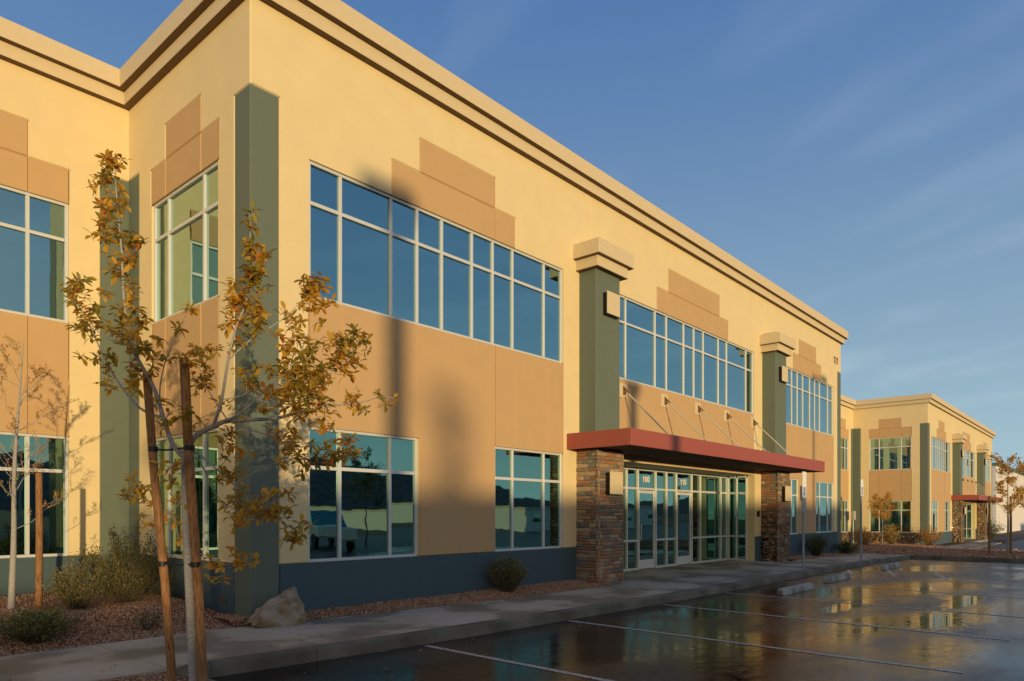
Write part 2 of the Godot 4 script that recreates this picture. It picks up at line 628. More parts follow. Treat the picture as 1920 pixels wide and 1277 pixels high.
# ---------------------------------------------------------------- the office building
const LEN := 26.14
const BACK := 4.19
func column(b: Node3D, x: float, most: int, near: bool) -> void:
	var c := part("column", b)
	var g := Geo.new()
	g.box(Vector3(x + 0.03, 0.0, -0.05), Vector3(x + 0.97, 3.04, 0.55), 0.0)
	obj("mortar", g, M.mortar, c)
	var fr := wall(Vector3(x, 0, 0.55), Vector3.RIGHT, Vector3.BACK)
	var lf := wall(Vector3(x + 0.03, 0, -0.02), Vector3.BACK, Vector3.LEFT)
	var rt := wall(Vector3(x + 0.97, 0, 0.58), Vector3.FORWARD, Vector3.RIGHT)
	var named := [0]
	stone_face(fr, c, -0.012, 0.05, 1.012, 3.03, most if near else 0, named)
	named[0] = 0
	stone_face(lf, c, 0.0, 0.05, 0.605, 3.03, most / 2 if near else 0, named)
	named[0] = 0
	stone_face(rt, c, 0.0, 0.05, 0.6, 3.03, 0, named)
	g = Geo.new()
	g.box(Vector3(x + 0.12, 3.0, -0.05), Vector3(x + 1.055, 6.92, 0.44), 0.012)
	obj("shaft", g, M.slate, c)
	g = Geo.new()
	g.box(Vector3(x - 0.012, 6.91, -0.05), Vector3(x + 1.187, 7.14, 0.573), 0.01)
	g.box(Vector3(x - 0.11, 7.138, -0.05), Vector3(x + 1.285, 7.45, 0.673), 0.01)
	g.box(Vector3(x + 0.12, 7.448, -0.05), Vector3(x + 1.05, 7.545, 0.45), 0.01)
	obj("capital", g, M.trim, c)
	g = Geo.new()
	g.box(Vector3(x - 0.008, 6.904, -0.02), Vector3(x + 1.183, 6.910, 0.569))
	g.box(Vector3(x - 0.106, 7.131, -0.02), Vector3(x + 1.281, 7.137, 0.669))
	obj("brown_underside", g, M.dark_brown, c)  # thin dark brown plates added beneath both capital mouldings
	for e in [[x + 0.38, 5.985, 0.44], [x + 0.28, 2.075, 0.58]]:
		var l := part("wall_light", c)
		g = Geo.new()
		g.box(Vector3(e[0] + 0.005, e[1] - 0.02, e[2] - 0.02), Vector3(e[0] + 0.495, e[1] + 0.46, e[2] + 0.10), 0.004)
		obj("housing", g, M.black, l)
		g = Geo.new()
		g.box(Vector3(e[0], e[1] + 0.0, e[2] + 0.10), Vector3(e[0] + 0.5, e[1] + 0.485, e[2] + 0.118), 0.004)
		obj("cover_plate", g, M.trim, l)

func entrance(b: Node3D) -> void:
	var x0 := 8.94
	var x1 := 17.2
	var zb := -0.95
	# sides and ceiling of the recess
	var g := Geo.new()
	g.quad(Vector3(x0, 0, 0), Vector3(x0, 0, zb - 0.12), Vector3(x0, 2.9, zb - 0.12), Vector3(x0, 2.9, 0))
	g.quad(Vector3(x1, 0, -0.24), Vector3(x1, 0, 0), Vector3(x1, 2.9, 0), Vector3(x1, 2.9, -0.24))
	obj("jamb", g, M.cream, b)
	g = Geo.new()
	g.quad(Vector3(x0, 2.9, zb - 0.15), Vector3(x1, 2.9, zb - 0.15), Vector3(x1, 2.9, 0), Vector3(x0, 2.9, 0))
	obj("entrance_soffit", g, M.trim, b)
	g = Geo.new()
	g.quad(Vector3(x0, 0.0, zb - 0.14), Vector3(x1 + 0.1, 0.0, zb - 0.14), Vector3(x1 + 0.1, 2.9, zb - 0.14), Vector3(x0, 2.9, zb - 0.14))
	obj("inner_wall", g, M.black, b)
	var w := wall(Vector3(0, 0, zb), Vector3.RIGHT, Vector3.BACK)
	var s := part("storefront", b)
	var mull := [9.5, 10.1, 11.04, 11.6, 12.55, 13.16, 13.74, 14.7, 15.27, 16.71]
	var fr := Geo.new()
	var top := 2.87
	bar(fr, w, x0, 2.83, x1, 2.895, -0.06, 0.05)
	for m in mull:
		bar(fr, w, m - 0.026, 0.15, m + 0.026, 2.83, -0.06, 0.052)
	bar(fr, w, x1 - 0.05, 0.15, x1 + 0.02, 2.83, -0.06, 0.05)
	var edges := [x0] + mull + [x1 - 0.02]
	for k in edges.size() - 1:
		var a: float = edges[k] + 0.026
		var c: float = edges[k + 1] - 0.026
		bar(fr, w, a, 2.31, c, 2.37, -0.06, 0.046)
		var is_door: bool = k == 4 or k == 7
		if not is_door:
			bar(fr, w, a, 0.91, c, 0.965, -0.06, 0.046)
			bar(fr, w, a, 0.15, c, 0.21, -0.06, 0.046)
	obj("frame", fr, M.frame, s)
	for k in edges.size() - 1:
		var a: float = edges[k] + 0.022
		var c: float = edges[k + 1] - 0.022
		pane(w, s, a, 2.365, c, 2.835, -0.01, M.glass_low)
		if k == 4 or k == 7:
			var d := part("door", b)
			var dg := Geo.new()
			var a2 := a + 0.008
			var c2 := c - 0.008
			bar(dg, w, a2, 0.165, a2 + 0.075, 2.295, -0.03, 0.025)
			bar(dg, w, c2 - 0.075, 0.165, c2, 2.295, -0.03, 0.025)
			bar(dg, w, a2 + 0.075, 2.215, c2 - 0.075, 2.295, -0.03, 0.025)
			obj("leaf_frame", dg, M.frame, d)
			dg = Geo.new()
			bar(dg, w, a2 + 0.075, 0.165, c2 - 0.075, 0.41, -0.03, 0.023)
			obj("kick_panel", dg, M.frame, d)
			pane(w, d, a2 + 0.073, 0.408, c2 - 0.073, 2.217, 0.0, M.glass_low)
			dg = Geo.new()
			var hx: float = a2 + 0.05 if k == 4 else c2 - 0.05
			dg.tube([w.at(hx, 1.02, 0.02), w.at(hx, 1.02, 0.09)], [0.011, 0.011], 8)
			dg.tube([w.at(hx, 1.30, 0.02), w.at(hx, 1.30, 0.09)], [0.011, 0.011], 8)
			dg.tube([w.at(hx, 0.94, 0.085), w.at(hx, 1.38, 0.085)], [0.014, 0.014], 8)
			obj("handle", dg, M.frame, d)
		else:
			pane(w, s, a, 0.96, c, 2.315, -0.01, M.glass_low)
			pane(w, s, a, 0.205, c, 0.915, -0.01, M.glass_low)
	# the glazed side of the recess
	var ws := wall(Vector3(x1, 0, -0.95), Vector3.BACK, Vector3.LEFT)
	var sg := Geo.new()
	for m in [0.08, 0.36, 0.685]:
		bar(sg, ws, m - 0.025, 0.15, m + 0.025, 2.83, -0.05, 0.05)
	for q in [[0.15, 0.21], [0.91, 0.965], [2.31, 2.37], [2.83, 2.895]]:
		bar(sg, ws, 0.105, q[0], 0.335, q[1], -0.05, 0.046)
		bar(sg, ws, 0.385, q[0], 0.66, q[1], -0.05, 0.046)
	obj("frame", sg, M.frame, s)
	for q in [[0.10, 0.34], [0.38, 0.665]]:
		for r in [[0.205, 0.915], [0.96, 2.315], [2.365, 2.835]]:
			pane(ws, s, q[0], r[0], q[1], r[1], -0.005, M.glass_low)

func lettering(parent: Node3D, words: String, height: float, at: Vector3, m: Material, bold := 700, deep := 0.012) -> void:
	var f := SystemFont.new()
	f.font_names = PackedStringArray(["Droid Sans"])
	f.font_weight = bold
	var t := TextMesh.new()
	t.font = f
	t.text = words
	t.font_size = 64
	t.pixel_size = height / 46.0
	t.depth = deep
	t.material = m
	inst("number", t, parent, Transform3D(Basis(), at))

func canopy(b: Node3D) -> void:
	var c := part("canopy", b)
	var x0 := 7.18
	var x1 := 18.99
	var zf := 1.59
	var g := Geo.new()
	g.box(Vector3(x0, 3.02, zf - 0.05), Vector3(x1, 3.36, zf), 0.006)
	g.box(Vector3(x0, 3.02, 0.0), Vector3(x0 + 0.05, 3.36, zf - 0.05), 0.006)
	g.box(Vector3(x1 - 0.05, 3.02, 0.0), Vector3(x1, 3.36, zf - 0.05), 0.006)
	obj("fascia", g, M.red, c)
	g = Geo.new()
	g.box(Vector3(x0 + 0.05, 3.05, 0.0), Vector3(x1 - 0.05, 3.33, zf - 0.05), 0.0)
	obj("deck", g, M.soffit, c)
	for x in [9.39, 11.36, 13.23, 15.08, 17.05]:
		var r := part("hanger", b)
		g = Geo.new()
		g.box(Vector3(x - 0.17, 4.40, 0.0), Vector3(x + 0.17, 4.74, 0.018), 0.004)
		obj("wall_plate", g, M.trim, r)
		g = Geo.new()
		var a := Vector3(x, 4.68, 0.018)
		var e := Vector3(x, 4.46, 0.018)
		var q := Vector3(x, 4.50, 0.19)
		var s := Vector3(0.012, 0, 0)
		g.tri(a + s, q + s, e + s)
		g.tri(a - s, e - s, q - s)
		g.quad(a - s, q - s, q + s, a + s)
		g.quad(e + s, q + s, q - s, e - s)
		obj("gusset", g, M.dark_brown, r)  # enlarged and dark brown: its shadow on the plate put into colour and size
		g = Geo.new()
		g.tube([Vector3(x, 4.53, 0.10), Vector3(x, 3.40, 1.24)], [0.017, 0.017], 8)
		obj("rod", g, M.rod, r)
		g = Geo.new()
		g.box(Vector3(x - 0.03, 3.33, 1.19), Vector3(x + 0.03, 3.44, 1.29), 0.004)
		obj("clevis", g, M.rod, r)

func office(at: Vector3, label: String, near: bool) -> Node3D:
	var b := thing("office_building", label, "building", at, "matching office buildings")
	var lo := -0.6
	# --- main front, z = 0
	var w := wall(Vector3.ZERO, Vector3.RIGHT, Vector3.BACK)
	w.fields.append([0.02, lo, 8.1, 9.0, "cream", "wall"])
	w.fields.append([8.1, lo, 18.04, 9.0, "cream", "wall"])
	w.fields.append([18.04, lo, LEN, 9.0, "cream", "wall"])
	w.fields.append([0.44, lo, 8.1, 0.93, "base", "wall_base"])
	w.fields.append([8.1, lo, 18.04, 0.93, "base", "wall_base"])
	w.fields.append([18.04, lo, 25.7, 0.93, "base", "wall_base"])
	w.fields.append([0.02, lo, 0.44, 7.52, "slate", "corner_pilaster"])
	w.fields.append([25.7, lo, LEN, 7.52, "slate", "corner_pilaster"])
	var m_up := [1.49, 2.47, 3.03, 3.60, 4.35, 4.91, 5.48, 6.46]
	for k in 2:
		var s := 18.15 * k
		stepped(w, [2.46 + s, 3.06 + s, 4.94 + s, 5.52 + s], 6.83, 7.42, 8.0)
		band(w, [0.91 + s, 1.48 + s, 2.46 + s, 3.045 + s], 2.93, 4.83)
		band(w, [4.93 + s, 5.52 + s, 6.53 + s, 7.07 + s], 2.93, 4.83)
		w.fields.append([3.045 + s, 0.93, 4.93 + s, 4.83, "tan", "wall_panel"])
		w.holes.append([0.92 + s, 4.83, 7.065 + s, 6.83, 0.10])
		w.holes.append([0.905 + s, 0.93, 3.03 + s, 2.93, 0.10])
		w.holes.append([4.93 + s, 0.93, 7.055 + s, 2.93, 0.10])
	stepped(w, [11.0, 11.6, 14.65, 15.24], 6.83, 7.42, 8.03)
	band(w, [9.05, 11.6, 14.65, 17.16], 2.93, 4.84)
	w.holes.append([9.05, 4.84, 17.16, 6.83, 0.10])
	w.holes.append([8.94, lo, 17.2, 2.9, 0.0])
	raise_wall(w, b)
	for k in 2:
		var s := 18.15 * k
		var ms := []
		for m in m_up:
			ms.append(m + s)
		window(w, b, 0.92 + s, 4.83, 7.065 + s, 6.83, ms, [6.22], M.glass)
		window(w, b, 0.905 + s, 0.93, 3.03 + s, 2.93, [1.48 + s, 2.45 + s], [2.33], M.glass_low)
		window(w, b, 4.93 + s, 0.93, 7.055 + s, 2.93, [5.48 + s, 6.455 + s], [2.33], M.glass_low)
	window(w, b, 9.05, 4.84, 17.16, 6.83, [9.59, 10.98, 11.565, 12.51, 13.10, 13.67, 14.64, 15.21, 16.62], [6.21], M.glass)
	# --- return wall, x = 0, facing the wing
	var r := wall(Vector3(0, 0, -BACK), Vector3.BACK, Vector3.LEFT)
	r.fields.append([0.0, lo, BACK - 0.02, 9.0, "cream", "wall"])
	r.fields.append([0.0, lo, BACK - 0.44, 0.94, "base", "wall_base"])
	r.fields.append([BACK - 0.44, lo, BACK - 0.02, 7.52, "slate", "corner_pilaster"])
	r.fields.append([0.0, 0.94, 0.44, 7.49, "slate", "corner_pilaster"])
	stepped(r, [BACK - 3.26, BACK - 2.70, BACK - 1.46, BACK - 0.89], 6.79, 7.37, 7.94)
	band(r, [BACK - 3.24, BACK - 2.70, BACK - 1.46, BACK - 0.90], 2.90, 4.80)
	r.holes.append([BACK - 3.23, 4.80, BACK - 0.92, 6.79, 0.10])
	r.holes.append([BACK - 3.23, 0.95, BACK - 0.92, 2.90, 0.10])
	raise_wall(r, b)
	var rm := [BACK - 2.68, BACK - 1.45]
	window(r, b, BACK - 3.23, 4.80, BACK - 0.92, 6.79, rm, [6.19], M.glass)
	window(r, b, BACK - 3.23, 0.95, BACK - 0.92, 2.90, rm, [2.32], M.glass_low)
	# --- recessed wing, z = -4.19
	var wl := -17.0
	var q := wall(Vector3(0, 0, -BACK), Vector3.RIGHT, Vector3.BACK)
	q.fields.append([wl, lo, 0.0, 9.0, "cream", "wall"])
	q.fields.append([wl, lo, -0.45, 0.95, "base", "wall_base"])
	q.fields.append([-0.45, lo, 0.0, 7.47, "slate", "corner_pilaster"])
	for k in 4:
		var s := -4.02 * k
		stepped(q, [-3.22 + s, -2.66 + s, -1.5 + s, -0.92 + s], 6.78, 7.34, 7.92)
		band(q, [-3.22 + s, -2.66 + s, -1.5 + s, -0.92 + s], 2.93, 4.80)
		q.holes.append([-3.21 + s, 4.80, -0.93 + s, 6.78, 0.10])
		q.holes.append([-3.21 + s, 0.95, -0.93 + s, 2.93, 0.10])
	raise_wall(q, b)
	for k in 4:
		var s := -4.02 * k
		window(q, b, -3.21 + s, 4.80, -0.93 + s, 6.78, [-2.66 + s, -1.5 + s], [6.17], M.glass)
		window(q, b, -3.21 + s, 0.95, -0.93 + s, 2.93, [-2.66 + s, -1.5 + s], [2.35], M.glass_low)
	# --- corner bead, cornice, roof and the closed body behind
	var g := Geo.new()
	g.quad(Vector3(0.0, lo, -0.02), Vector3(0.02, lo, 0.0), Vector3(0.02, 7.52, 0.0), Vector3(0.0, 7.52, -0.02))
	obj("corner_bead", g, M.slate, b)
	g = Geo.new()
	g.quad(Vector3(0.0, 7.52, -0.02), Vector3(0.02, 7.52, 0.0), Vector3(0.02, 9.0, 0.0), Vector3(0.0, 9.0, -0.02))
	obj("corner_bead", g, M.cream, b)
	g = Geo.new()
	var run := [Vector2(wl, -BACK), Vector2(0, -BACK), Vector2(0, 0), Vector2(LEN, 0), Vector2(LEN, -14)]
	sweep(run, [[0.121, 8.722], [0.125, 8.726], [0.125, 8.95]], g)
	sweep(run, [[0.231, 8.942], [0.235, 8.946], [0.235, 9.24], [-0.3, 9.25], [-0.3, 8.9]], g)
	obj("cornice", g, M.trim, b)
	g = Geo.new()
	sweep(run, [[-0.02, 8.72], [0.121, 8.72]], g)
	sweep(run, [[0.125, 8.94], [0.231, 8.94]], g)
	obj("brown_underside", g, M.dark_brown, b)  # dark brown faces on the undersides of the two cornice steps
	g = Geo.new()
	g.box(Vector3(wl + 0.02, 8.85, -14), Vector3(-0.2, 8.95, -BACK - 0.2))
	g.box(Vector3(0.1, 8.85, -14), Vector3(LEN - 0.2, 8.95, -0.2))
	obj("roof", g, M.core, b)
	g = Geo.new()
	g.quad(Vector3(LEN, lo, 0), Vector3(LEN, lo, -14), Vector3(LEN, 9, -14), Vector3(LEN, 9, 0))
	g.quad(Vector3(LEN, lo, -14), Vector3(wl, lo, -14), Vector3(wl, 9, -14), Vector3(LEN, 9, -14))
	g.quad(Vector3(wl, lo, -14), Vector3(wl, lo, -BACK), Vector3(wl, 9, -BACK), Vector3(wl, 9, -14))
	obj("rear_wall", g, M.cream, b)
	column(b, 7.52, 190, near)
	column(b, 17.70, 90, near)
	entrance(b)
	canopy(b)
	if near:
		lettering(b, "100", 0.17, Vector3(12.06, 2.60, -0.95 + 0.006), M.white)
		lettering(b, "110", 0.17, Vector3(14.2, 2.60, -0.95 + 0.006), M.white)
		lettering(b, "121", 0.27, Vector3(25.46, 7.93, 0.012), M.brown_letter, 300, 0.02)
		var cr := Geo.new()
		cr.box(Vector3(17.37, 1.57, 0.0), Vector3(17.50, 1.76, 0.05), 0.01)
		obj("card_reader", cr, M.black, b)
		var hb := Geo.new()
		hb.tube([Vector3(0.02, 0.41, -0.66), Vector3(-0.09, 0.41, -0.66), Vector3(-0.11, 0.37, -0.66)], [0.012, 0.013, 0.011], 8)
		hb.tube([Vector3(-0.07, 0.42, -0.66), Vector3(-0.07, 0.49, -0.66)], [0.008, 0.008], 6)
		hb.tube([Vector3(-0.07, 0.49, -0.66), Vector3(-0.07, 0.505, -0.66)], [0.022, 0.022], 10)
		obj("hose_tap", hb, M.brass, b)
	else:
		# this one has a stone wainscot on its return and wing
		var named := [0]
		var sr := wall(Vector3(-0.004, 0, -BACK), Vector3.BACK, Vector3.LEFT)
		stone_face(sr, b, 0.44, -0.3, BACK - 0.46, 0.93, 0, named)
		var sw := wall(Vector3(0, 0, -BACK + 0.004), Vector3.RIGHT, Vector3.BACK)
		stone_face(sw, b, -3.4, -0.3, -0.47, 0.94, 0, named)
	return b

# ---------------------------------------------------------------- ground
func drop(x: float) -> float:             # the site falls a little towards the second building
	return -0.015 * clampf(x - 20.0, 0.0, 26.0)

const KERB := [[-1.55, 2.10], [1.0, 2.34], [4.0, 2.48], [7.0, 2.58], [10.0, 2.60], [26.3, 2.60]]
const BACK_EDGE := [[-20.0, 0.14], [-0.6, 0.14], [0.7, 0.30], [3.7, 0.72], [7.2, 0.84], [7.45, 0.85]]
func along(line: Array, x: float) -> float:
	for i in line.size() - 1:
		if x <= line[i + 1][0]:
			return lerpf(line[i][1], line[i + 1][1], clampf((x - line[i][0]) / (line[i + 1][0] - line[i][0]), 0.0, 1.0))
	return line[-1][1]

func bed_height(x: float, z: float) -> float:
	# planting bed in the corner: level with the walk at its edge, mounded in the middle
	var e := along(BACK_EDGE, x)
	var t := clampf((e - z) / 1.6, 0.0, 1.0)
	var m := smoothstep(0.0, 1.0, t) * (0.235 if x < -0.3 else 0.10)
	if x >= -0.3 and z > -0.6:
		m = lerpf(0.0, 0.085, clampf((e - z) / maxf(0.15, e), 0.0, 1.0))
	return 0.145 + m + 0.012 * sin(x * 3.1 + z * 2.0) * t

func sheet(called: String, x0: float, x1: float, z0: float, z1: float, nx: int, nz: int, height: Callable, m: Material, parent: Node3D = null) -> MeshInstance3D:
	var g := Geo.new()
	for i in nx + 1:
		for j in nz + 1:
			var x := lerpf(x0, x1, float(i) / nx)
			var z := lerpf(z0, z1, float(j) / nz)
			var e := 0.05
			var h: float = height.call(x, z)
			var nn := Vector3(h - height.call(x + e, z), e, h - height.call(x, z + e)).normalized()
			g.vert(Vector3(x, h, z), nn)
	for i in nx:
		for j in nz:
			var a := i * (nz + 1) + j
			var b := a + nz + 1
			g.ix.append_array(PackedInt32Array([a, b, b + 1, a, b + 1, a + 1]))
	return obj(called, g, m, parent)

func lay_ground() -> void:
	var g := Geo.new()
	var xs := [-4000.0, 20.0, 46.0, 4000.0]
	for i in 3:
		var a: float = xs[i]
		var b: float = xs[i + 1]
		g.quad(Vector3(a, drop(a) - 0.06, 4000), Vector3(b, drop(b) - 0.06, 4000), Vector3(b, drop(b) - 0.06, -4000), Vector3(a, drop(a) - 0.06, -4000))
	structure(obj("ground", g, M.land))
	# wet parking lot in front of the building
	g = Geo.new()
	g.use_uv = true
	var lx := [-1.9, 20.0, 26.5]
	for i in 2:
		var nn := Vector3.UP
		var pts := [Vector3(lx[i], drop(lx[i]), 16.9), Vector3(lx[i + 1], drop(lx[i + 1]), 16.9), Vector3(lx[i + 1], drop(lx[i + 1]), 2.02), Vector3(lx[i], drop(lx[i]), 2.02)]
		var k := g.v.size()
		for p in pts:
			g.vert(p, nn, Vector2((p.x - LOT_X0) / LOT_W, (p.z - LOT_Z0) / LOT_D))
		g.ix.append_array(PackedInt32Array([k, k + 2, k + 1, k, k + 3, k + 2]))
	var lot := obj("parking_lot", g, M.asphalt)
	structure(lot)
	for s in [[1.02, 2.42, -0.14, 5.2], [3.86, 2.52, -0.2, 5.2], [6.55, 2.64, -0.25, 5.2], [9.15, 2.68, -0.25, 5.2], [12.3, 2.66, -0.2, 5.0], [15.4, 2.64, -0.2, 5.0], [18.0, 2.66, -0.2, 5.0], [20.7, 2.66, -0.2, 5.0], [23.4, 2.66, -0.2, 5.0]]:
		var p := Geo.new()
		var a: float = s[0]
		var e: float = a + s[2] * s[3] / 5.0
		p.quad(Vector3(e - 0.043, drop(e) + 0.004, s[1] + s[3]), Vector3(e + 0.043, drop(e) + 0.004, s[1] + s[3]), Vector3(a + 0.043, drop(a) + 0.004, s[1]), Vector3(a - 0.043, drop(a) + 0.004, s[1]))
		obj("painted_stripe", p, M.paint_line, lot)
	# hatched access aisle
	for s in [[15.7, 3.3, 17.4, 2.75], [15.7, 4.4, 17.9, 3.7], [15.6, 5.6, 17.8, 4.9]]:
		var p := Geo.new()
		var a := Vector3(s[0], 0.004, s[1])
		var e := Vector3(s[2], 0.004, s[3])
		var c := (e - a).normalized().cross(Vector3.UP) * 0.045
		p.quad(a + c, e + c, e - c, a - c)
		obj("painted_stripe", p, M.paint_line, lot)
	# drive aisle and street behind, second lot
	g = Geo.new()
	g.quad(Vector3(-90, -0.012, 58), Vector3(20, -0.012, 58), Vector3(20, -0.012, 16.9), Vector3(-90, -0.012, 16.9))
	g.quad(Vector3(20, -0.012, 58), Vector3(46, drop(46) - 0.012, 58), Vector3(46, drop(46) - 0.012, 16.9), Vector3(20, -0.012, 16.9))
	g.quad(Vector3(46, drop(46) - 0.012, 58), Vector3(140, drop(46) - 0.012, 58), Vector3(140, drop(46) - 0.012, 16.95), Vector3(46, drop(46) - 0.012, 16.95))
	structure(obj("street", g, M.asphalt_far))
	g = Geo.new()
	g.quad(Vector3(38.2, drop(38.2), 16.9), Vector3(95, drop(50) + 0.004, 16.9), Vector3(95, drop(50) + 0.004, 2.6), Vector3(38.2, drop(38.2), 2.6))
	structure(obj("parking_lot", g, M.asphalt_far))
	# sidewalk slabs and kerb
	var walk := part("sidewalk", self)
	structure(walk)
	var cut := [-9.8, -7.85, -5.9, -3.93, -1.96, -0.05, 1.9, 3.75, 5.6, 7.45]
	for i in cut.size() - 1:
		slab(walk, cut[i], cut[i + 1])
	cut = [7.45, 9.4, 11.4, 13.4, 15.4, 17.4]
	for i in cut.size() - 1:                         # the entrance apron reaches into the recess
		for q in [[-0.93, 0.75], [0.755, 2.44]]:
			apron(walk, cut[i], cut[i + 1], q[0], q[1])
	cut = [17.4, 19.0, 20.9, 22.8, 24.6, 26.2]
	for i in cut.size() - 1:
		apron(walk, cut[i], cut[i + 1], 0.85, 2.44)
	for i in 5:
		apron(walk, 43.1 - 5.0 + i * 3.0, 43.1 - 2.0 + i * 3.0, 0.85, 2.5)
	for i in 3:
		apron(walk, 52.0 + i * 3.0, 55.0 + i * 3.0, -0.9, 0.84)
	var kerb := part("kerb", self)
	structure(kerb)
	var ks := [-1.55, -0.4, 1.24, 4.0, 7.0, 10.0, 13.0, 16.0, 19.0, 22.0, 25.0, 26.3]
	for i in ks.size() - 1:
		kerb_stone(kerb, [Vector2(ks[i] + 0.003, along(KERB, ks[i])), Vector2(ks[i + 1] - 0.003, along(KERB, ks[i + 1]))], 1)
	# rounded nose into the planted island on the near side, and the kerb across the far end
	var nose := []
	for k in 7:
		var an := -PI * 0.5 * k / 6.0
		nose.append(Vector2(-1.55 + 0.28 * sin(an), 2.10 + 0.28 * (1.0 - cos(an))))
	nose.append(Vector2(-1.83, 3.6))
	nose.append(Vector2(-1.83, 6.6))
	nose.reverse()
	kerb_stone(kerb, nose, 1)
	for k in 4:
		kerb_stone(kerb, [Vector2(26.3, 2.6 + k * 3.0 + 0.003), Vector2(26.3, 5.6 + k * 3.0 - 0.003)], -1)
	for k in 3:
		kerb_stone(kerb, [Vector2(38.2 + k * 4.0, 2.6), Vector2(42.19 + k * 4.0, 2.6)], 1)

func slab(parent: Node3D, x0: float, x1: float) -> void:
	var g := Geo.new()
	var n := 4
	var gap := 0.005
	for i in n:
		var a := lerpf(x0 + gap, x1 - gap, float(i) / n)
		var b := lerpf(x0 + gap, x1 - gap, float(i + 1) / n)
		var za := along(BACK_EDGE, a)
		var zb := along(BACK_EDGE, b)
		var ka := (along(KERB, a) - 0.16) if a > -1.5 else 2.05
		var kb := (along(KERB, b) - 0.16) if b > -1.5 else 2.05
		g.quad(Vector3(a, 0.15, ka), Vector3(b, 0.15, kb), Vector3(b, 0.15, zb), Vector3(a, 0.15, za))
		g.quad(Vector3(b, 0.0, zb), Vector3(a, 0.0, za), Vector3(a, 0.15, za), Vector3(b, 0.15, zb))
		g.quad(Vector3(a, 0.0, ka), Vector3(b, 0.0, kb), Vector3(b, 0.15, kb), Vector3(a, 0.15, ka))
	for e in [[x0 + gap, -1.0], [x1 - gap, 1.0]]:
		var za := along(BACK_EDGE, e[0])
		var ka := (along(KERB, e[0]) - 0.16) if e[0] > -1.5 else 2.05
		if e[1] < 0:
			g.quad(Vector3(e[0], 0, za), Vector3(e[0], 0, ka), Vector3(e[0], 0.15, ka), Vector3(e[0], 0.15, za))
		else:
			g.quad(Vector3(e[0], 0, ka), Vector3(e[0], 0, za), Vector3(e[0], 0.15, za), Vector3(e[0], 0.15, ka))
	obj("slab", g, M.concrete, parent)

func apron(parent: Node3D, x0: float, x1: float, z0: float, z1: float) -> void:
	var g := Geo.new()
	var a := drop(x0)
	var b := drop(x1)
	var t := Transform3D(Basis(Vector3(x1 - x0, b - a, 0), Vector3.UP, Vector3.BACK), Vector3(x0, a, 0))
	g.box(Vector3(0.002, -0.2, z0), Vector3(0.998, 0.15, z1), 0.004, t)
	obj("slab", g, M.concrete, parent)

# kerb along a plan line; the road lies to the +z / given side of travel in +x
func kerb_stone(parent: Node3D, line: Array, side: int) -> void:
	var g := Geo.new()
	var prof := [[0.015, -0.25], [0.0, 0.0], [-0.018, 0.115], [-0.03, 0.138], [-0.055, 0.150], [-0.157, 0.151], [-0.157, -0.25]]
	var rows := []
	for i in line.size():
		var p: Vector2 = line[i]
		var d: Vector2 = (line[mini(i + 1, line.size() - 1)] - line[maxi(i - 1, 0)]).normalized()
		var n := Vector2(-d.y, d.x) * side
		var row := []
		for q in prof:
			row.append(Vector3(p.x + n.x * q[0], q[1] + drop(p.x), p.y + n.y * q[0]))
		rows.append(row)
	for i in rows.size() - 1:
		for k in prof.size() - 1:
			if side > 0:
				g.quad(rows[i][k], rows[i + 1][k], rows[i + 1][k + 1], rows[i][k + 1])
			else:
				g.quad(rows[i + 1][k], rows[i][k], rows[i][k + 1], rows[i + 1][k + 1])
	for e in [0, rows.size() - 1]:
		var r: Array = rows[e]
		for k in range(1, prof.size() - 1):
			g.tri(r[0], r[k], r[k + 1])
	obj("kerb_stone", g, M.kerb, parent)

# planting beds and their pebbles
var pebble: ArrayMesh
func make_pebble() -> void:
	var g := Geo.new()
	var ico := []
	var t := 1.618
	for p in [[-1, t, 0], [1, t, 0], [-1, -t, 0], [1, -t, 0], [0, -1, t], [0, 1, t], [0, -1, -t], [0, 1, -t], [t, 0, -1], [t, 0, 1], [-t, 0, -1], [-t, 0, 1]]:
		ico.append(Vector3(p[0], p[1], p[2]).normalized() * rng.randf_range(0.42, 0.58))
	for f in [[0, 11, 5], [0, 5, 1], [0, 1, 7], [0, 7, 10], [0, 10, 11], [1, 5, 9], [5, 11, 4], [11, 10, 2], [10, 7, 6], [7, 1, 8], [3, 9, 4], [3, 4, 2], [3, 2, 6], [3, 6, 8], [3, 8, 9], [4, 9, 5], [2, 4, 11], [6, 2, 10], [8, 6, 7], [9, 8, 1]]:
		g.tri(ico[f[0]], ico[f[1]], ico[f[2]])
	var m := mat(Color.WHITE, 0.9)
	m.vertex_color_use_as_albedo = true
	pebble = g.mesh(m)

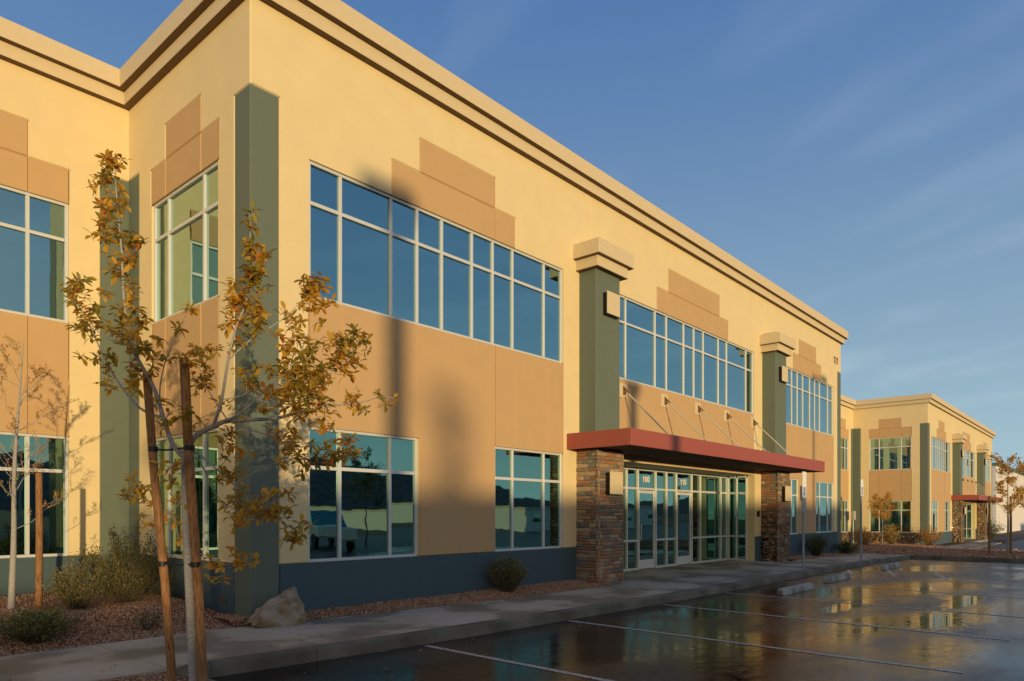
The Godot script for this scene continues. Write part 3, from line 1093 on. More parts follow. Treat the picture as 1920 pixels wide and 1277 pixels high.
func scatter_pebbles(called: String, label: String, areas: Array) -> void:
	var list := []
	for a in areas:        # [x0, x1, z0, z1, per square metre, height function, size]
		var n := int((a[1] - a[0]) * (a[3] - a[2]) * a[4])
		for k in n:
			var x := rng.randf_range(a[0], a[1])
			var z := rng.randf_range(a[2], a[3])
			var h: float = a[5].call(x, z)
			if h < -5.0:
				continue
			list.append([Vector3(x, h, z), a[6] * rng.randf_range(0.6, 1.35)])
	var mm := MultiMesh.new()
	mm.transform_format = MultiMesh.TRANSFORM_3D
	mm.use_colors = true
	mm.mesh = pebble
	mm.instance_count = list.size()
	var tones := [Color(0.30, 0.145, 0.07), Color(0.36, 0.20, 0.11), Color(0.22, 0.10, 0.05), Color(0.30, 0.18, 0.105), Color(0.17, 0.10, 0.06), Color(0.42, 0.29, 0.19)]
	for i in list.size():
		var s: float = list[i][1]
		var b := Basis.from_euler(Vector3(rng.randf() * TAU, rng.randf() * TAU, rng.randf() * TAU)) * Basis.from_scale(Vector3(s, s * 0.65, s * 0.85))
		mm.set_instance_transform(i, Transform3D(b, list[i][0] + Vector3(0, s * 0.12, 0)))
		mm.set_instance_color(i, tones[rng.randi() % tones.size()] * rng.randf_range(0.95, 1.45))
	var o := MultiMeshInstance3D.new()
	o.multimesh = mm
	o.name = numbered(called)
	add_child(o, true)
	tag(o, label, "gravel")
	o.set_meta("kind", "stuff")

func lay_beds() -> void:
	make_pebble()
	var near_bed := func(x: float, z: float) -> float:
		return bed_height(x, z)
	structure(sheet("planting_bed", -12.0, 0.05, -BACK - 0.05, 0.30, 60, 24, near_bed, M.soil))
	var strip := func(x: float, z: float) -> float:
		return bed_height(x, z)
	structure(sheet("planting_bed", 0.0, 7.6, -0.05, 0.9, 40, 8, func(x: float, z: float) -> float: return minf(bed_height(x, z), 0.147 if z > along(BACK_EDGE, x) - 0.02 else 9.0), M.soil))
	var island := func(x: float, z: float) -> float:
		return 0.135 + 0.03 * sin(x * 1.3) * sin(z * 1.1)
	structure(sheet("planting_bed", -12.0, -1.97, 2.03, 7.0, 10, 10, island, M.soil))
	var far_bed := func(x: float, z: float) -> float:
		return drop(x) + 0.15 + 0.05 * clampf((0.8 - z) / 2.0, 0.0, 1.0)
	structure(sheet("planting_bed", 18.6, 43.2, -BACK - 0.05, 0.86, 30, 8, far_bed, M.soil))
	structure(sheet("planting_bed", 43.0, 52.0, -0.05, 0.86, 8, 3, far_bed, M.soil))
	structure(sheet("planting_bed", 26.2, 38.1, 0.86, 14.0, 12, 8, func(x: float, z: float) -> float: return drop(x) + 0.135, M.soil))
	var in_strip := func(x: float, z: float) -> float:
		return bed_height(x, z) if z < along(BACK_EDGE, x) - 0.01 else -9.0
	scatter_pebbles("gravel", "reddish brown crushed gravel on the planting beds by the corner", [
		[-3.4, 0.0, -2.6, 0.14, 2300, in_strip, 0.026], [-6.0, -3.4, -2.0, 0.14, 900, in_strip, 0.03], [-3.4, 0.0, -4.1, -2.6, 900, in_strip, 0.03],
		[0.0, 7.5, 0.0, 0.85, 2600, in_strip, 0.024], [-3.2, -1.99, 2.07, 4.2, 2600, island, 0.024]])
	scatter_pebbles("gravel", "brown gravel around the trees at the far end of the lot", [
		[18.7, 26.2, -0.5, 0.85, 500, far_bed, 0.04], [26.4, 43.0, -4.0, 0.85, 90, far_bed, 0.06], [26.4, 38.0, 0.9, 8.0, 90, func(x: float, z: float) -> float: return drop(x) + 0.135, 0.06]])

const TREE_LIMBS = [
	[4.2,3.0,0,-1,0,-2,59,-3,-3,114,-7,-4,164,-9,-4,201,-10],
	[2.2,0.35,-4,196,-10,-11,208,-17,-17,231,-22,-23,256,-26,-32,275,-30,-38,291,-34,-43,330,-37,-45,368,-36,-46,393,-40,-47,430,-44,-47,453,-46],
	[1.2,0.25,-18,232,-23,-26,241,-48,-35,264,-70,-42,289,-86,-47,310,-96,-53,331,-107,-58,350,-114,-53,365,-111],
	[0.9,0.3,-38,291,-34,-44,297,-54,-49,305,-71,-54,317,-84],
	[0.7,0.2,-19,238,-23,-24,255,-12,-24,277,0,-20,296,13,-17,315,23],
	[2.6,0.25,-5,201,-10,3,216,-5,12,223,2,21,229,9,41,232,17,63,235,26,76,240,35,95,246,48,108,249,60,123,252,72,134,257,84,142,255,92],
	[1.5,0.25,14,224,3,15,242,15,15,262,23,15,280,29,18,309,39,21,321,45,23,349,51,23,372,50,23,387,51,23,402,49],
	[0.8,0.2,16,280,30,34,299,31,50,312,35,65,326,41,75,339,44,84,357,50],
	[1.2,0.25,21,229,9,26,235,30,29,245,49,34,256,63,40,265,76,46,278,86,53,300,91],
	[0.8,0.25,34,256,63,53,254,76,71,264,81,83,273,86,93,286,92,100,302,96],
	[0.6,0.2,29,245,49,33,239,68,38,241,89,48,241,108],
	[1.0,0.2,-4,203,-10,0,201,3,8,186,24,15,173,39,18,166,48,22,153,62,30,155,77,33,142,83,41,136,99],
	[0.8,0.2,-5,198,-5,4,196,-3,11,183,-2,17,167,1,25,157,6,35,150,12],
	[0.45,0.18,15,173,39,32,187,52,52,198,63,56,208,64],
	[0.8,0.2,24,229,13,46,222,19,59,218,22,73,210,31,88,210,42,104,208,55,112,214,61],
	[0.6,0.2,-3,164,-8,-9,151,-26,-11,152,-34,-16,158,-49,-21,169,-61],
	[0.35,0.15,-9,151,-26,-20,147,-31,-29,150,-36,-25,144,-28],
	[0.5,0.18,-3,109,-4,0,115,15,4,109,29,8,107,43,13,115,53],
	[0.6,0.2,23,231,11,9,251,10,1,263,13,-3,276,14,-2,287,17],
	[0.45,0.18,-17,228,-22,-19,233,-4,-19,234,9,-14,237,17],
	[0.4,0.18,16,247,15,27,250,16,37,256,18,38,272,13],
	[0.4,0.18,8,186,24,8,194,40,9,204,50,13,208,61],
	[0.35,0.15,-4,187,-10,-13,192,-6,-18,193,-6],
	[0.9,0.2,-10,196,-14,-9,178,-25,-5,151,-30,0,127,-31,5,110,-31],
]
const TREE_CLUSTERS = [
	[-47,449,-46,12,12],
	[-51,438,-51,15,14],
	[-56,434,-64,9,8],
	[-47,416,-43,18,18],
	[-46,393,-40,20,20],
	[-51,395,-58,10,7],
	[-57,391,-72,5,2],
	[-44,375,-35,18,14],
	[-45,357,-37,17,20],
	[-42,337,-36,13,8],
	[-49,339,-53,6,4],
	[-53,362,-111,11,8],
	[-58,352,-115,12,8],
	[-54,342,-107,16,16],
	[-52,327,-102,17,18],
	[-49,315,-90,16,16],
	[-43,297,-82,12,10],
	[-49,294,-102,9,6],
	[-41,283,-77,9,6],
	[-37,266,-73,12,8],
	[-44,267,-86,7,3],
	[-37,313,-33,18,20],
	[-33,295,-30,17,18],
	[-38,305,-41,15,12],
	[-31,281,-26,16,16],
	[-27,273,-24,12,10],
	[-34,269,-36,13,10],
	[-36,262,-41,11,8],
	[-17,318,23,8,5],
	[-22,304,11,6,4],
	[-28,295,-2,7,4],
	[-23,283,4,8,6],
	[-17,280,8,5,3],
	[-4,287,15,20,22],
	[1,272,17,18,18],
	[0,258,12,15,14],
	[-18,232,6,19,20],
	[-11,234,18,11,8],
	[-18,227,-5,9,6],
	[23,400,49,6,4],
	[25,388,52,6,4],
	[23,370,51,13,12],
	[27,364,53,14,14],
	[23,352,51,15,18],
	[29,346,54,12,12],
	[20,331,44,17,22],
	[17,329,37,13,12],
	[26,323,48,13,12],
	[16,312,34,12,12],
	[27,312,44,10,8],
	[20,295,31,9,6],
	[28,303,35,9,6],
	[85,361,51,19,18],
	[82,349,50,17,16],
	[88,342,55,16,12],
	[78,341,49,12,8],
	[65,328,40,8,4],
	[52,309,37,7,3],
	[64,317,58,10,6],
	[49,300,86,15,14],
	[43,292,76,14,10],
	[53,288,88,12,8],
	[43,281,80,18,18],
	[56,279,88,18,20],
	[48,269,85,20,30],
	[39,261,75,20,30],
	[53,259,84,20,32],
	[42,247,81,20,30],
	[53,249,100,17,22],
	[36,246,68,16,18],
	[42,237,94,17,20],
	[51,239,110,13,12],
	[31,239,58,12,8],
	[62,267,86,16,18],
	[100,304,95,17,16],
	[92,297,89,19,22],
	[83,289,86,18,22],
	[95,287,93,15,16],
	[78,279,86,16,16],
	[89,278,89,12,10],
	[39,271,14,16,16],
	[41,263,19,12,8],
	[24,241,12,12,8],
	[97,238,50,13,8],
	[92,231,48,10,6],
	[109,251,61,13,10],
	[117,256,67,12,8],
	[118,244,68,11,6],
	[136,264,85,11,6],
	[141,255,91,7,4],
	[136,251,86,6,3],
	[63,225,26,12,8],
	[72,227,33,12,8],
	[72,218,37,16,16],
	[77,208,37,16,14],
	[54,196,62,14,12],
	[61,189,67,10,8],
	[89,214,44,10,6],
	[106,221,57,17,14],
	[108,209,59,19,24],
	[97,204,50,15,12],
	[100,197,53,12,8],
	[112,205,61,13,10],
	[91,199,46,10,6],
	[9,209,50,15,14],
	[10,200,54,12,10],
	[9,191,38,12,12],
	[13,182,36,9,6],
	[19,200,67,5,2],
	[10,180,27,6,4],
	[-21,172,-61,19,26],
	[-24,163,-67,12,10],
	[-17,160,-50,11,8],
	[-30,150,-37,7,4],
	[-25,142,-28,5,3],
	[-18,192,-5,11,10],
	[-11,178,-24,8,5],
	[-5,165,-24,10,8],
	[-5,162,-9,8,5],
	[-5,144,-30,10,8],
	[1,129,-30,9,5],
	[8,115,-28,9,5],
	[18,164,48,15,16],
	[20,155,57,18,24],
	[27,150,70,16,18],
	[32,159,79,16,20],
	[33,150,84,10,8],
	[37,137,90,12,12],
	[43,137,100,10,12],
	[40,131,97,6,5],
	[23,160,5,7,5],
	[28,151,8,9,6],
	[36,144,14,9,6],
	[4,109,29,10,8],
	[8,104,43,11,10],
	[14,116,54,10,10],
	[16,109,55,8,5],
	[0,98,30,5,2],
]

# ---------------------------------------------------------------- plants
var leaf_meshes := []
func make_leaves() -> void:
	for k in 6:
		var g := Geo.new()
		var n := 5
		var curl := rng.randf_range(0.1, 0.75)
		var fold := rng.randf_range(0.12, 0.4)
		var twist := rng.randf_range(-0.5, 0.5)
		var wid := [0.03, 0.09, 0.16, 0.205, 0.165, 0.03]
		var rows := []
		for i in n + 1:
			var t := float(i) / n
			var an := curl * t
			var c := Vector3(0, 0, 0)
			c.z = sin(an) / maxf(curl, 0.01)
			c.y = -(1.0 - cos(an)) / maxf(curl, 0.01)
			var side := Vector3(cos(twist * t), sin(twist * t), 0)
			var lift: Vector3 = Vector3(0, 1, 0) * wid[i] * fold
			rows.append([c - side * wid[i] + lift, c, c + side * wid[i] + lift])
		for i in n:
			for s in 2:
				g.quad(rows[i][s + 1], rows[i][s], rows[i + 1][s], rows[i + 1][s + 1])
		leaf_meshes.append(g.mesh(M.leaves[0]))

func limb(pts: Array, r0: float, r1: float, g: Geo, sides := 7) -> void:
	# smooth the polyline, then sweep it
	var cur := Curve3D.new()
	for i in pts.size():
		var t: Vector3 = (pts[mini(i + 1, pts.size() - 1)] - pts[maxi(i - 1, 0)]) / 6.0
		cur.add_point(pts[i], -t, t)
	var n := maxi(4, pts.size() * 3)
	var out := []
	var rad := []
	var total := cur.get_baked_length()
	for i in n + 1:
		var t := float(i) / n
		out.append(cur.sample_baked(total * t, true))
		rad.append(lerpf(r0, r1, t))
	g.tube(out, rad, sides)

func leaf_transform(at: Vector3, size: float, out: Vector3) -> Transform3D:
	# leaves leave the twig outwards and droop
	var dir := (out.normalized() + Vector3(rng.randf_range(-0.5, 0.5), rng.randf_range(-0.35, 0.5), rng.randf_range(-0.5, 0.5))).normalized()
	var up := (Vector3.UP + Vector3(rng.randf_range(-0.6, 0.6), 0, rng.randf_range(-0.6, 0.6))).normalized()
	var side := up.cross(dir).normalized()
	up = dir.cross(side).normalized()
	return Transform3D(Basis(side * size, up * size, dir * size), at)

func front_tree() -> void:
	var base := Vector3(-2.13, 0.15, 3.0)
	var tree := thing("young_tree", "young tree with pale trunk and golden leaves tied between two wooden stakes", "tree", base)
	var g := Geo.new()
	for i in TREE_LIMBS.size():
		var a: Array = TREE_LIMBS[i]
		var pts := []
		for k in range(2, a.size(), 3):
			pts.append(Vector3(a[k], a[k + 1], a[k + 2]) * 0.01)
		if i == 0:
			pts[0].y -= 0.12
			var tg := Geo.new()
			limb(pts, a[0] * 0.01, a[1] * 0.01, tg, 12)
			obj("trunk", tg, M.bark, tree)
		else:
			var bg := Geo.new()
			limb(pts, a[0] * 0.01, a[1] * 0.01, bg, 7)
			obj("branch", bg, M.bark, tree)
	# leaf rosettes: short twigs with whorls of leaves; the largest 300 leaves are pieces of their own
	var all := []
	var twigs := Geo.new()
	for c in TREE_CLUSTERS:
		var o := Vector3(c[0], c[1], c[2]) * 0.01
		var r: float = c[3] * 0.01
		var n: int = int(c[4] * (3.6 if c[1] > 300 else 2.7))
		var spots := maxi(1, n / 7)
		var shoot := rng.randf_range(0.15, 0.95)
		for s in spots:
			var p := o
			if spots > 1:
				p += Vector3(rng.randf_range(-1, 1), rng.randf_range(-1, 1), rng.randf_range(-1, 1)) * r * 0.62
			var axis := Vector3(rng.randf_range(-0.7, 0.7), rng.randf_range(0.2, 1.0), rng.randf_range(-0.7, 0.7)).normalized()
			var q := p - axis * 0.07
			twigs.tube([q, p], [0.0028, 0.002], 4, false)
			var k := ceili(float(n) / spots)
			for i in k:
				var an := TAU * (i * 0.382)
				var s1 := axis.cross(Vector3(0.2, 0.1, 1)).normalized()
				var s2 := axis.cross(s1)
				var out := s1 * cos(an) + s2 * sin(an) + axis * rng.randf_range(-0.3, 0.5)
				var size := rng.randf_range(0.05, 0.102)
				# some shoots have turned gold, others are still partly green
				var turned := clampf(shoot + rng.randf_range(-0.3, 0.3), 0.0, 1.0)
				var tone := clampi(int(turned * 4.2), 0, 3)
				if rng.randf() < 0.10:
					tone = 4
				all.append([leaf_transform(p - axis * rng.randf_range(0.0, 0.06), size, out), tone, size])
	obj("twigs", twigs, M.dark_bark, tree).set_meta("kind", "stuff")
	var order := range(all.size())
	order.sort_custom(func(a, b): return all[a][2] > all[b][2])
	var st := {}
	for i in order.size():
		var l: Array = all[order[i]]
		var mesh: Mesh = leaf_meshes[i % leaf_meshes.size()]
		if i < 300:
			inst("leaf", mesh, tree, l[0], M.leaves[l[1]])
		else:
			if not st.has(l[1]):
				st[l[1]] = SurfaceTool.new()
				st[l[1]].begin(Mesh.PRIMITIVE_TRIANGLES)
			st[l[1]].append_from(mesh, 0, l[0])
	for t in st:
		var o := MeshInstance3D.new()
		o.mesh = st[t].commit()
		o.mesh.surface_set_material(0, M.leaves[t])
		o.name = "crown"
		o.set_meta("kind", "stuff")
		tree.add_child(o, true)
	# two stakes with ties
	var specs := [[Vector3(-0.117, -0.15, -0.134), Vector3(-0.25, 2.701, -0.361), 0.035, "leaning round wooden stake with two black ties, nearer the planting bed"],
		[Vector3(0.028, -0.15, 0.108), Vector3(-0.096, 2.801, 0.012), 0.039, "tall round wooden stake in front of the pale trunk, with two black ties"]]
	for s in specs:
		var st2 := thing("tree_stake", s[3], "stake", base, "stakes of the front tree")
		var sg := Geo.new()
		limb([s[0], s[0].lerp(s[1], 0.35) + Vector3(0.006, 0, 0.004), s[0].lerp(s[1], 0.7) + Vector3(-0.005, 0, -0.003), s[1]], s[2] * 1.04, s[2], sg, 14)
		obj("post", sg, M.stake, st2)
		for h in [2.045, 1.06]:
			var t: float = (h - s[0].y) / (s[1].y - s[0].y)
			var c: Vector3 = s[0].lerp(s[1], t)
			var tg := Geo.new()
			tg.tube([c - Vector3(0, 0.022, 0), c + Vector3(0, 0.022, 0)], [s[2] + 0.006, s[2] + 0.006], 14)
			var tr := Vector3(-0.051, h + 0.01, -0.089) if h > 1.5 else Vector3(-0.036, h, -0.041)
			limb([c, c.lerp(tr, 0.5) + Vector3(0, -0.012, 0), tr], 0.009, 0.009, tg, 6)
			obj("tie", tg, M.tie, st2)

# a small branching tree: trunk, limbs and a crown of many small leaves
func small_tree(called: String, label: String, group: String, at: Vector3, height: float, spread: float, leaves: int, size: float, m_leaf: Array, m_bark: Material, sd: int, lean := Vector3.ZERO, first := 0.4) -> Node3D:
	rng.seed = sd
	var tree := thing(called, label, "tree", at, group)
	var g := Geo.new()
	var top := Vector3(0, height, 0) + lean
	limb([Vector3(0, -0.15, 0), Vector3(0.03, height * 0.25, 0.02), top * 0.55 + Vector3(-0.04, 0, 0.03), top], height * 0.011 + 0.008, 0.004, g, 8)
	obj("trunk", g, m_bark, tree)
	var tips := []
	g = Geo.new()
	var nb := 16
	for i in nb:
		var t := clampf(lerpf(first, 0.97, float(i) / nb) + rng.randf_range(-0.05, 0.05), first, 0.98)
		var o := top * t
		var an := i * 2.4 + rng.randf_range(-0.4, 0.4)
		var len := spread * (1.15 - t * 0.75) * rng.randf_range(0.7, 1.2)
		var d := Vector3(cos(an), rng.randf_range(0.7, 1.3), sin(an)).normalized()
		var e := o + d * len
		limb([o, o + d * len * 0.35 + Vector3(rng.randf_range(-1, 1), rng.randf_range(-1, 0.5), rng.randf_range(-1, 1)) * 0.08 * len, o + d * len * 0.7 + Vector3(rng.randf_range(-1, 1), rng.randf_range(-0.5, 1), rng.randf_range(-1, 1)) * 0.1 * len, e], 0.0015 + height * 0.0012, 0.0014, g, 5)
		for k in 7:
			var p := o.lerp(e, rng.randf_range(0.3, 1.0))
			var dd := (d + Vector3(rng.randf_range(-1, 1), rng.randf_range(-0.3, 0.8), rng.randf_range(-1, 1))).normalized()
			var q := p + dd * len * rng.randf_range(0.2, 0.45)
			g.tube([p, q], [0.003, 0.0015], 4, false)
			tips.append([p, q])
		tips.append([o.lerp(e, 0.5), e])
	obj("branches", g, m_bark, tree)
	var st := {}
	for i in leaves:
		var tp: Array = tips[rng.randi() % tips.size()]
		var p: Vector3 = tp[0].lerp(tp[1], pow(rng.randf(), 0.6)) + Vector3(rng.randf_range(-1, 1), rng.randf_range(-1, 1), rng.randf_range(-1, 1)) * size * 0.8
		var k := rng.randi() % m_leaf.size()
		if not st.has(k):
			st[k] = SurfaceTool.new()
			st[k].begin(Mesh.PRIMITIVE_TRIANGLES)
		st[k].append_from(leaf_meshes[i % leaf_meshes.size()], 0, leaf_transform(p, size * rng.randf_range(0.6, 1.3), tp[1] - tp[0]))
	for k in st:
		var o := MeshInstance3D.new()
		o.mesh = st[k].commit()
		o.mesh.surface_set_material(0, m_leaf[k])
		o.name = "crown"
		tree.add_child(o, true)
	return tree

# a twiggy shrub: stems fanning out of the base, small leaves along them
func shrub(called: String, label: String, group: String, at: Vector3, w: float, h: float, stems: int, leaves: int, size: float, m_leaf: Array, sd: int, loose := 0.25) -> Node3D:
	rng.seed = sd
	var s := thing(called, label, "shrub", at, group)
	var g := Geo.new()
	var segs := []
	for i in stems:
		var an := rng.randf() * TAU
		var out := sqrt(rng.randf())
		var d := Vector3(cos(an) * out * w * 0.5, 0, sin(an) * out * w * 0.5)
		var hh := h * (1.0 - 0.45 * out * out) * rng.randf_range(1.0 - loose, 1.0 + loose)
		var a := d * 0.12
		var b := d * 0.6 + Vector3(0, hh * 0.5, 0)
		var e := d + Vector3(rng.randf_range(-1, 1) * 0.05, hh, rng.randf_range(-1, 1) * 0.05)
		limb([a - Vector3(0, 0.03, 0), b, e], 0.006, 0.002, g, 4)
		segs.append([a, b, e])
	obj("stems", g, M.dark_bark, s)
	var st := {}
	for i in leaves:
		var q: Array = segs[rng.randi() % segs.size()]
		var t := pow(rng.randf(), 0.55)
		var p: Vector3 = q[0].lerp(q[1], t * 2.0) if t < 0.5 else q[1].lerp(q[2], t * 2.0 - 1.0)
		p += Vector3(rng.randf_range(-1, 1), rng.randf_range(-0.6, 1), rng.randf_range(-1, 1)) * size * 1.6
		p.y = maxf(p.y, 0.015)
		var k := rng.randi() % m_leaf.size()
		if not st.has(k):
			st[k] = SurfaceTool.new()
			st[k].begin(Mesh.PRIMITIVE_TRIANGLES)
		st[k].append_from(leaf_meshes[i % leaf_meshes.size()], 0, leaf_transform(p, size * rng.randf_range(0.6, 1.4), q[2] - q[0] + Vector3(rng.randf_range(-1, 1), 0, rng.randf_range(-1, 1)) * h * 0.5))
	for k in st:
		var o := MeshInstance3D.new()
		o.mesh = st[k].commit()
		o.mesh.surface_set_material(0, m_leaf[k])
		o.name = "foliage"
		s.add_child(o, true)
	return s

func boulder() -> void:
	# a low wedge: ridge rising from the left to a blunt peak, then a steep right end
	var f := FastNoiseLite.new()
	f.seed = 5
	f.frequency = 2.2
	f.fractal_octaves = 4
	var secs := [[-0.36, 0.02, 0.10, 0.0], [-0.33, 0.10, 0.16, 0.0], [-0.25, 0.21, 0.20, 0.0], [-0.12, 0.30, 0.24, -0.01], [0.02, 0.36, 0.26, -0.02], [0.13, 0.43, 0.25, -0.03], [0.22, 0.45, 0.23, -0.03], [0.27, 0.40, 0.21, -0.02], [0.31, 0.24, 0.18, 0.0], [0.335, 0.06, 0.13, 0.0], [0.34, 0.0, 0.08, 0.0]]
	var ring := [[-1.0, -0.25], [-1.04, 0.12], [-0.95, 0.42], [-0.72, 0.72], [-0.36, 0.95], [0.0, 1.0], [0.34, 0.88], [0.66, 0.58], [0.93, 0.34], [1.05, 0.10], [1.0, -0.25]]
	var pts := []
	var n := 4
	for i in (secs.size() - 1) * n + 1:
		var k := mini(i / n, secs.size() - 2)
		var t := float(i - k * n) / n
		var row := []
		for j in (ring.size() - 1) * 3 + 1:
			var q := mini(j / 3, ring.size() - 2)
			var u := float(j - q * 3) / 3.0
			var a: Array = secs[k]
			var c: Array = secs[k + 1]
			var p := Vector3(lerpf(a[0], c[0], t), lerpf(a[1], c[1], t) * lerpf(ring[q][1], ring[q + 1][1], u), lerpf(a[2], c[2], t) * lerpf(ring[q][0], ring[q + 1][0], u) * -1.0 + lerpf(a[3], c[3], t))
			p += Vector3(f.get_noise_3dv(p * 2.0), f.get_noise_3dv(p * 2.0 + Vector3(9, 0, 0)), f.get_noise_3dv(p * 2.0 + Vector3(0, 9, 0))) * 0.05
			row.append(p)
		pts.append(row)
	var g := Geo.new()
	var w: int = pts[0].size()
	for i in pts.size():
		for j in w:
			var du: Vector3 = pts[mini(i + 1, pts.size() - 1)][j] - pts[maxi(i - 1, 0)][j]
			var dv: Vector3 = pts[i][mini(j + 1, w - 1)] - pts[i][maxi(j - 1, 0)]
			g.vert(pts[i][j], du.cross(dv).normalized())
	for i in pts.size() - 1:
		for j in w - 1:
			var a := i * w + j
			var b := a + w
			g.ix.append_array(PackedInt32Array([a, b + 1, b, a, a + 1, b + 1]))
	var o := obj("boulder", g, M.rock)
	o.position = Vector3(0.20, 0.19, 0.36)
	o.rotation.y = -0.25
	tag(o, "pale weathered boulder lying against the dark base at the building corner", "boulder")

# ---------------------------------------------------------------- lot furniture
func wheel_stop(at: Vector3, turn: float, label: String) -> void:
	var g := Geo.new()
	var prof := [[-0.085, 0.0], [-0.07, 0.09], [-0.045, 0.125], [0.045, 0.125], [0.07, 0.09], [0.085, 0.0]]
	var xs := [-0.92, -0.86, 0.86, 0.92]
	var sc := [0.72, 1.0, 1.0, 0.72]
	for i in 3:
		for k in prof.size() - 1:
			var a := Vector3(xs[i], prof[k][1] * sc[i], prof[k][0] * sc[i])
			var b := Vector3(xs[i + 1], prof[k][1] * sc[i + 1], prof[k][0] * sc[i + 1])
			var c := Vector3(xs[i + 1], prof[k + 1][1] * sc[i + 1], prof[k + 1][0] * sc[i + 1])
			var d := Vector3(xs[i], prof[k + 1][1] * sc[i], prof[k + 1][0] * sc[i])
			g.quad(d, c, b, a)
	for e in [0, 3]:
		for k in range(1, prof.size() - 1):
			var p0 := Vector3(xs[e], 0, prof[0][0] * sc[e])
			g.tri(p0, Vector3(xs[e], prof[k][1] * sc[e], prof[k][0] * sc[e]), Vector3(xs[e], prof[k + 1][1] * sc[e], prof[k + 1][0] * sc[e]))
	var o := obj("wheel_stop", g, M.stop)
	o.position = at
	o.rotation.y = turn
	tag(o, label, "wheel stop", "concrete wheel stops")

func flat_rect(g: Geo, x0: float, y0: float, x1: float, y1: float, z: float, deep := 0.002) -> void:
	g.box(Vector3(x0, y0, z), Vector3(x1, y1, z + deep))

func parking_sign(at: Vector3, plates: bool, label: String) -> void:
	var s := thing("parking_sign", label, "sign", at, "accessible parking signs")
	var g := Geo.new()
	g.box(Vector3(-0.026, -0.2, -0.026), Vector3(0.026, 2.72, 0.026), 0.006)
	obj("post", g, M.steel, s)
	var top := 2.80
	var bot := 2.10 if plates else 2.26
	g = Geo.new()
	g.box(Vector3(-0.155, bot, 0.027), Vector3(0.155, top, 0.031), 0.001)
	var board := obj("sign_board", g, M.white, s)
	# blue square with the white wheelchair symbol
	var cy := bot + 0.17
	g = Geo.new()
	flat_rect(g, -0.075, cy - 0.11, 0.075, cy + 0.11, 0.0315)
	obj("blue_square", g, M.blue, board)
	g = Geo.new()
	var z := 0.0337
	var ring := []
	for k in 15:
		var an := deg_to_rad(100 + k * 17.0)
		ring.append(Vector3(-0.008 + cos(an) * 0.036, cy - 0.042 + sin(an) * 0.045, z + 0.001))
	for k in 14:
		g.tube([ring[k], ring[k + 1]], [0.006, 0.006], 5)
	g.tube([Vector3(-0.012, cy + 0.078, z), Vector3(-0.012, cy + 0.078, z + 0.002)], [0.013, 0.013], 10)
	g.tube([Vector3(-0.012, cy + 0.058, z + 0.001), Vector3(-0.006, cy - 0.012, z + 0.001), Vector3(0.034, cy - 0.014, z + 0.001), Vector3(0.05, cy - 0.07, z + 0.001)], [0.008, 0.008, 0.008, 0.007], 5)
	g.tube([Vector3(-0.01, cy + 0.03, z + 0.001), Vector3(0.03, cy + 0.028, z + 0.001)], [0.006, 0.006], 5)
	obj("wheelchair_symbol", g, M.white, board)
	if plates:
		g = Geo.new()
		g.box(Vector3(-0.135, bot - 0.40, 0.027), Vector3(0.135, bot - 0.02, 0.031), 0.001)
		obj("lower_plate", g, M.steel, s)

func light_pole(at: Vector3, height: float, radius: float, arm: Vector3, head: Vector3, label: String) -> void:
	var p := thing("light_pole", label, "light pole", at, "parking lot light poles")
	var g := Geo.new()
	g.tube([Vector3(0, -0.2, 0), Vector3(0, 0.7, 0)], [0.3, 0.3], 16)
	obj("footing", g, M.concrete, p)
	g = Geo.new()
	g.tube([Vector3(0, 0.6, 0), Vector3(0, height - 0.15, 0)], [radius, radius * 0.8], 12)
	obj("pole", g, M.steel, p)
	g = Geo.new()
	g.tube([Vector3(0, height - 0.3, 0), Vector3(0, height - 0.2, 0) + arm], [0.05, 0.05], 8)
	obj("arm", g, M.steel, p)
	g = Geo.new()
	g.box(Vector3(0, height - 0.2, 0) + arm - head * 0.5, Vector3(0, height - 0.2, 0) + arm + head * 0.5, 0.05)
	obj("lamp_head", g, M.steel, p)

func plain_building(called: String, label: String, lo: Vector3, hi: Vector3, body: Material, cap: Material, windows: int, door_side: float) -> void:
	var b := thing(called, label, "building", Vector3((lo.x + hi.x) * 0.5, 0, (lo.z + hi.z) * 0.5))
	var c := b.position
	var g := Geo.new()
	g.box(lo - c, hi - c, 0.02)
	obj("wall", g, body, b)
	g = Geo.new()
	g.box(Vector3(lo.x - 0.15, hi.y, lo.z - 0.15) - c, Vector3(hi.x + 0.15, hi.y + 0.35, hi.z + 0.15) - c, 0.03)
	obj("roof_edge", g, cap, b)
	for k in windows:
		var x := lerpf(lo.x + 2.0, hi.x - 4.0, float(k) / maxi(1, windows - 1))
		var w := part("window", b)
		g = Geo.new()
		g.box(Vector3(x, 0.9, lo.z - 0.06) - c, Vector3(x + 2.0, 2.3, lo.z + 0.05) - c, 0.01)
		obj("frame", g, M.frame, w)
		g = Geo.new()
		g.box(Vector3(x + 0.08, 0.98, lo.z - 0.07) - c, Vector3(x + 1.92, 2.22, lo.z) - c)
		obj("pane", g, M.glass_low, w)

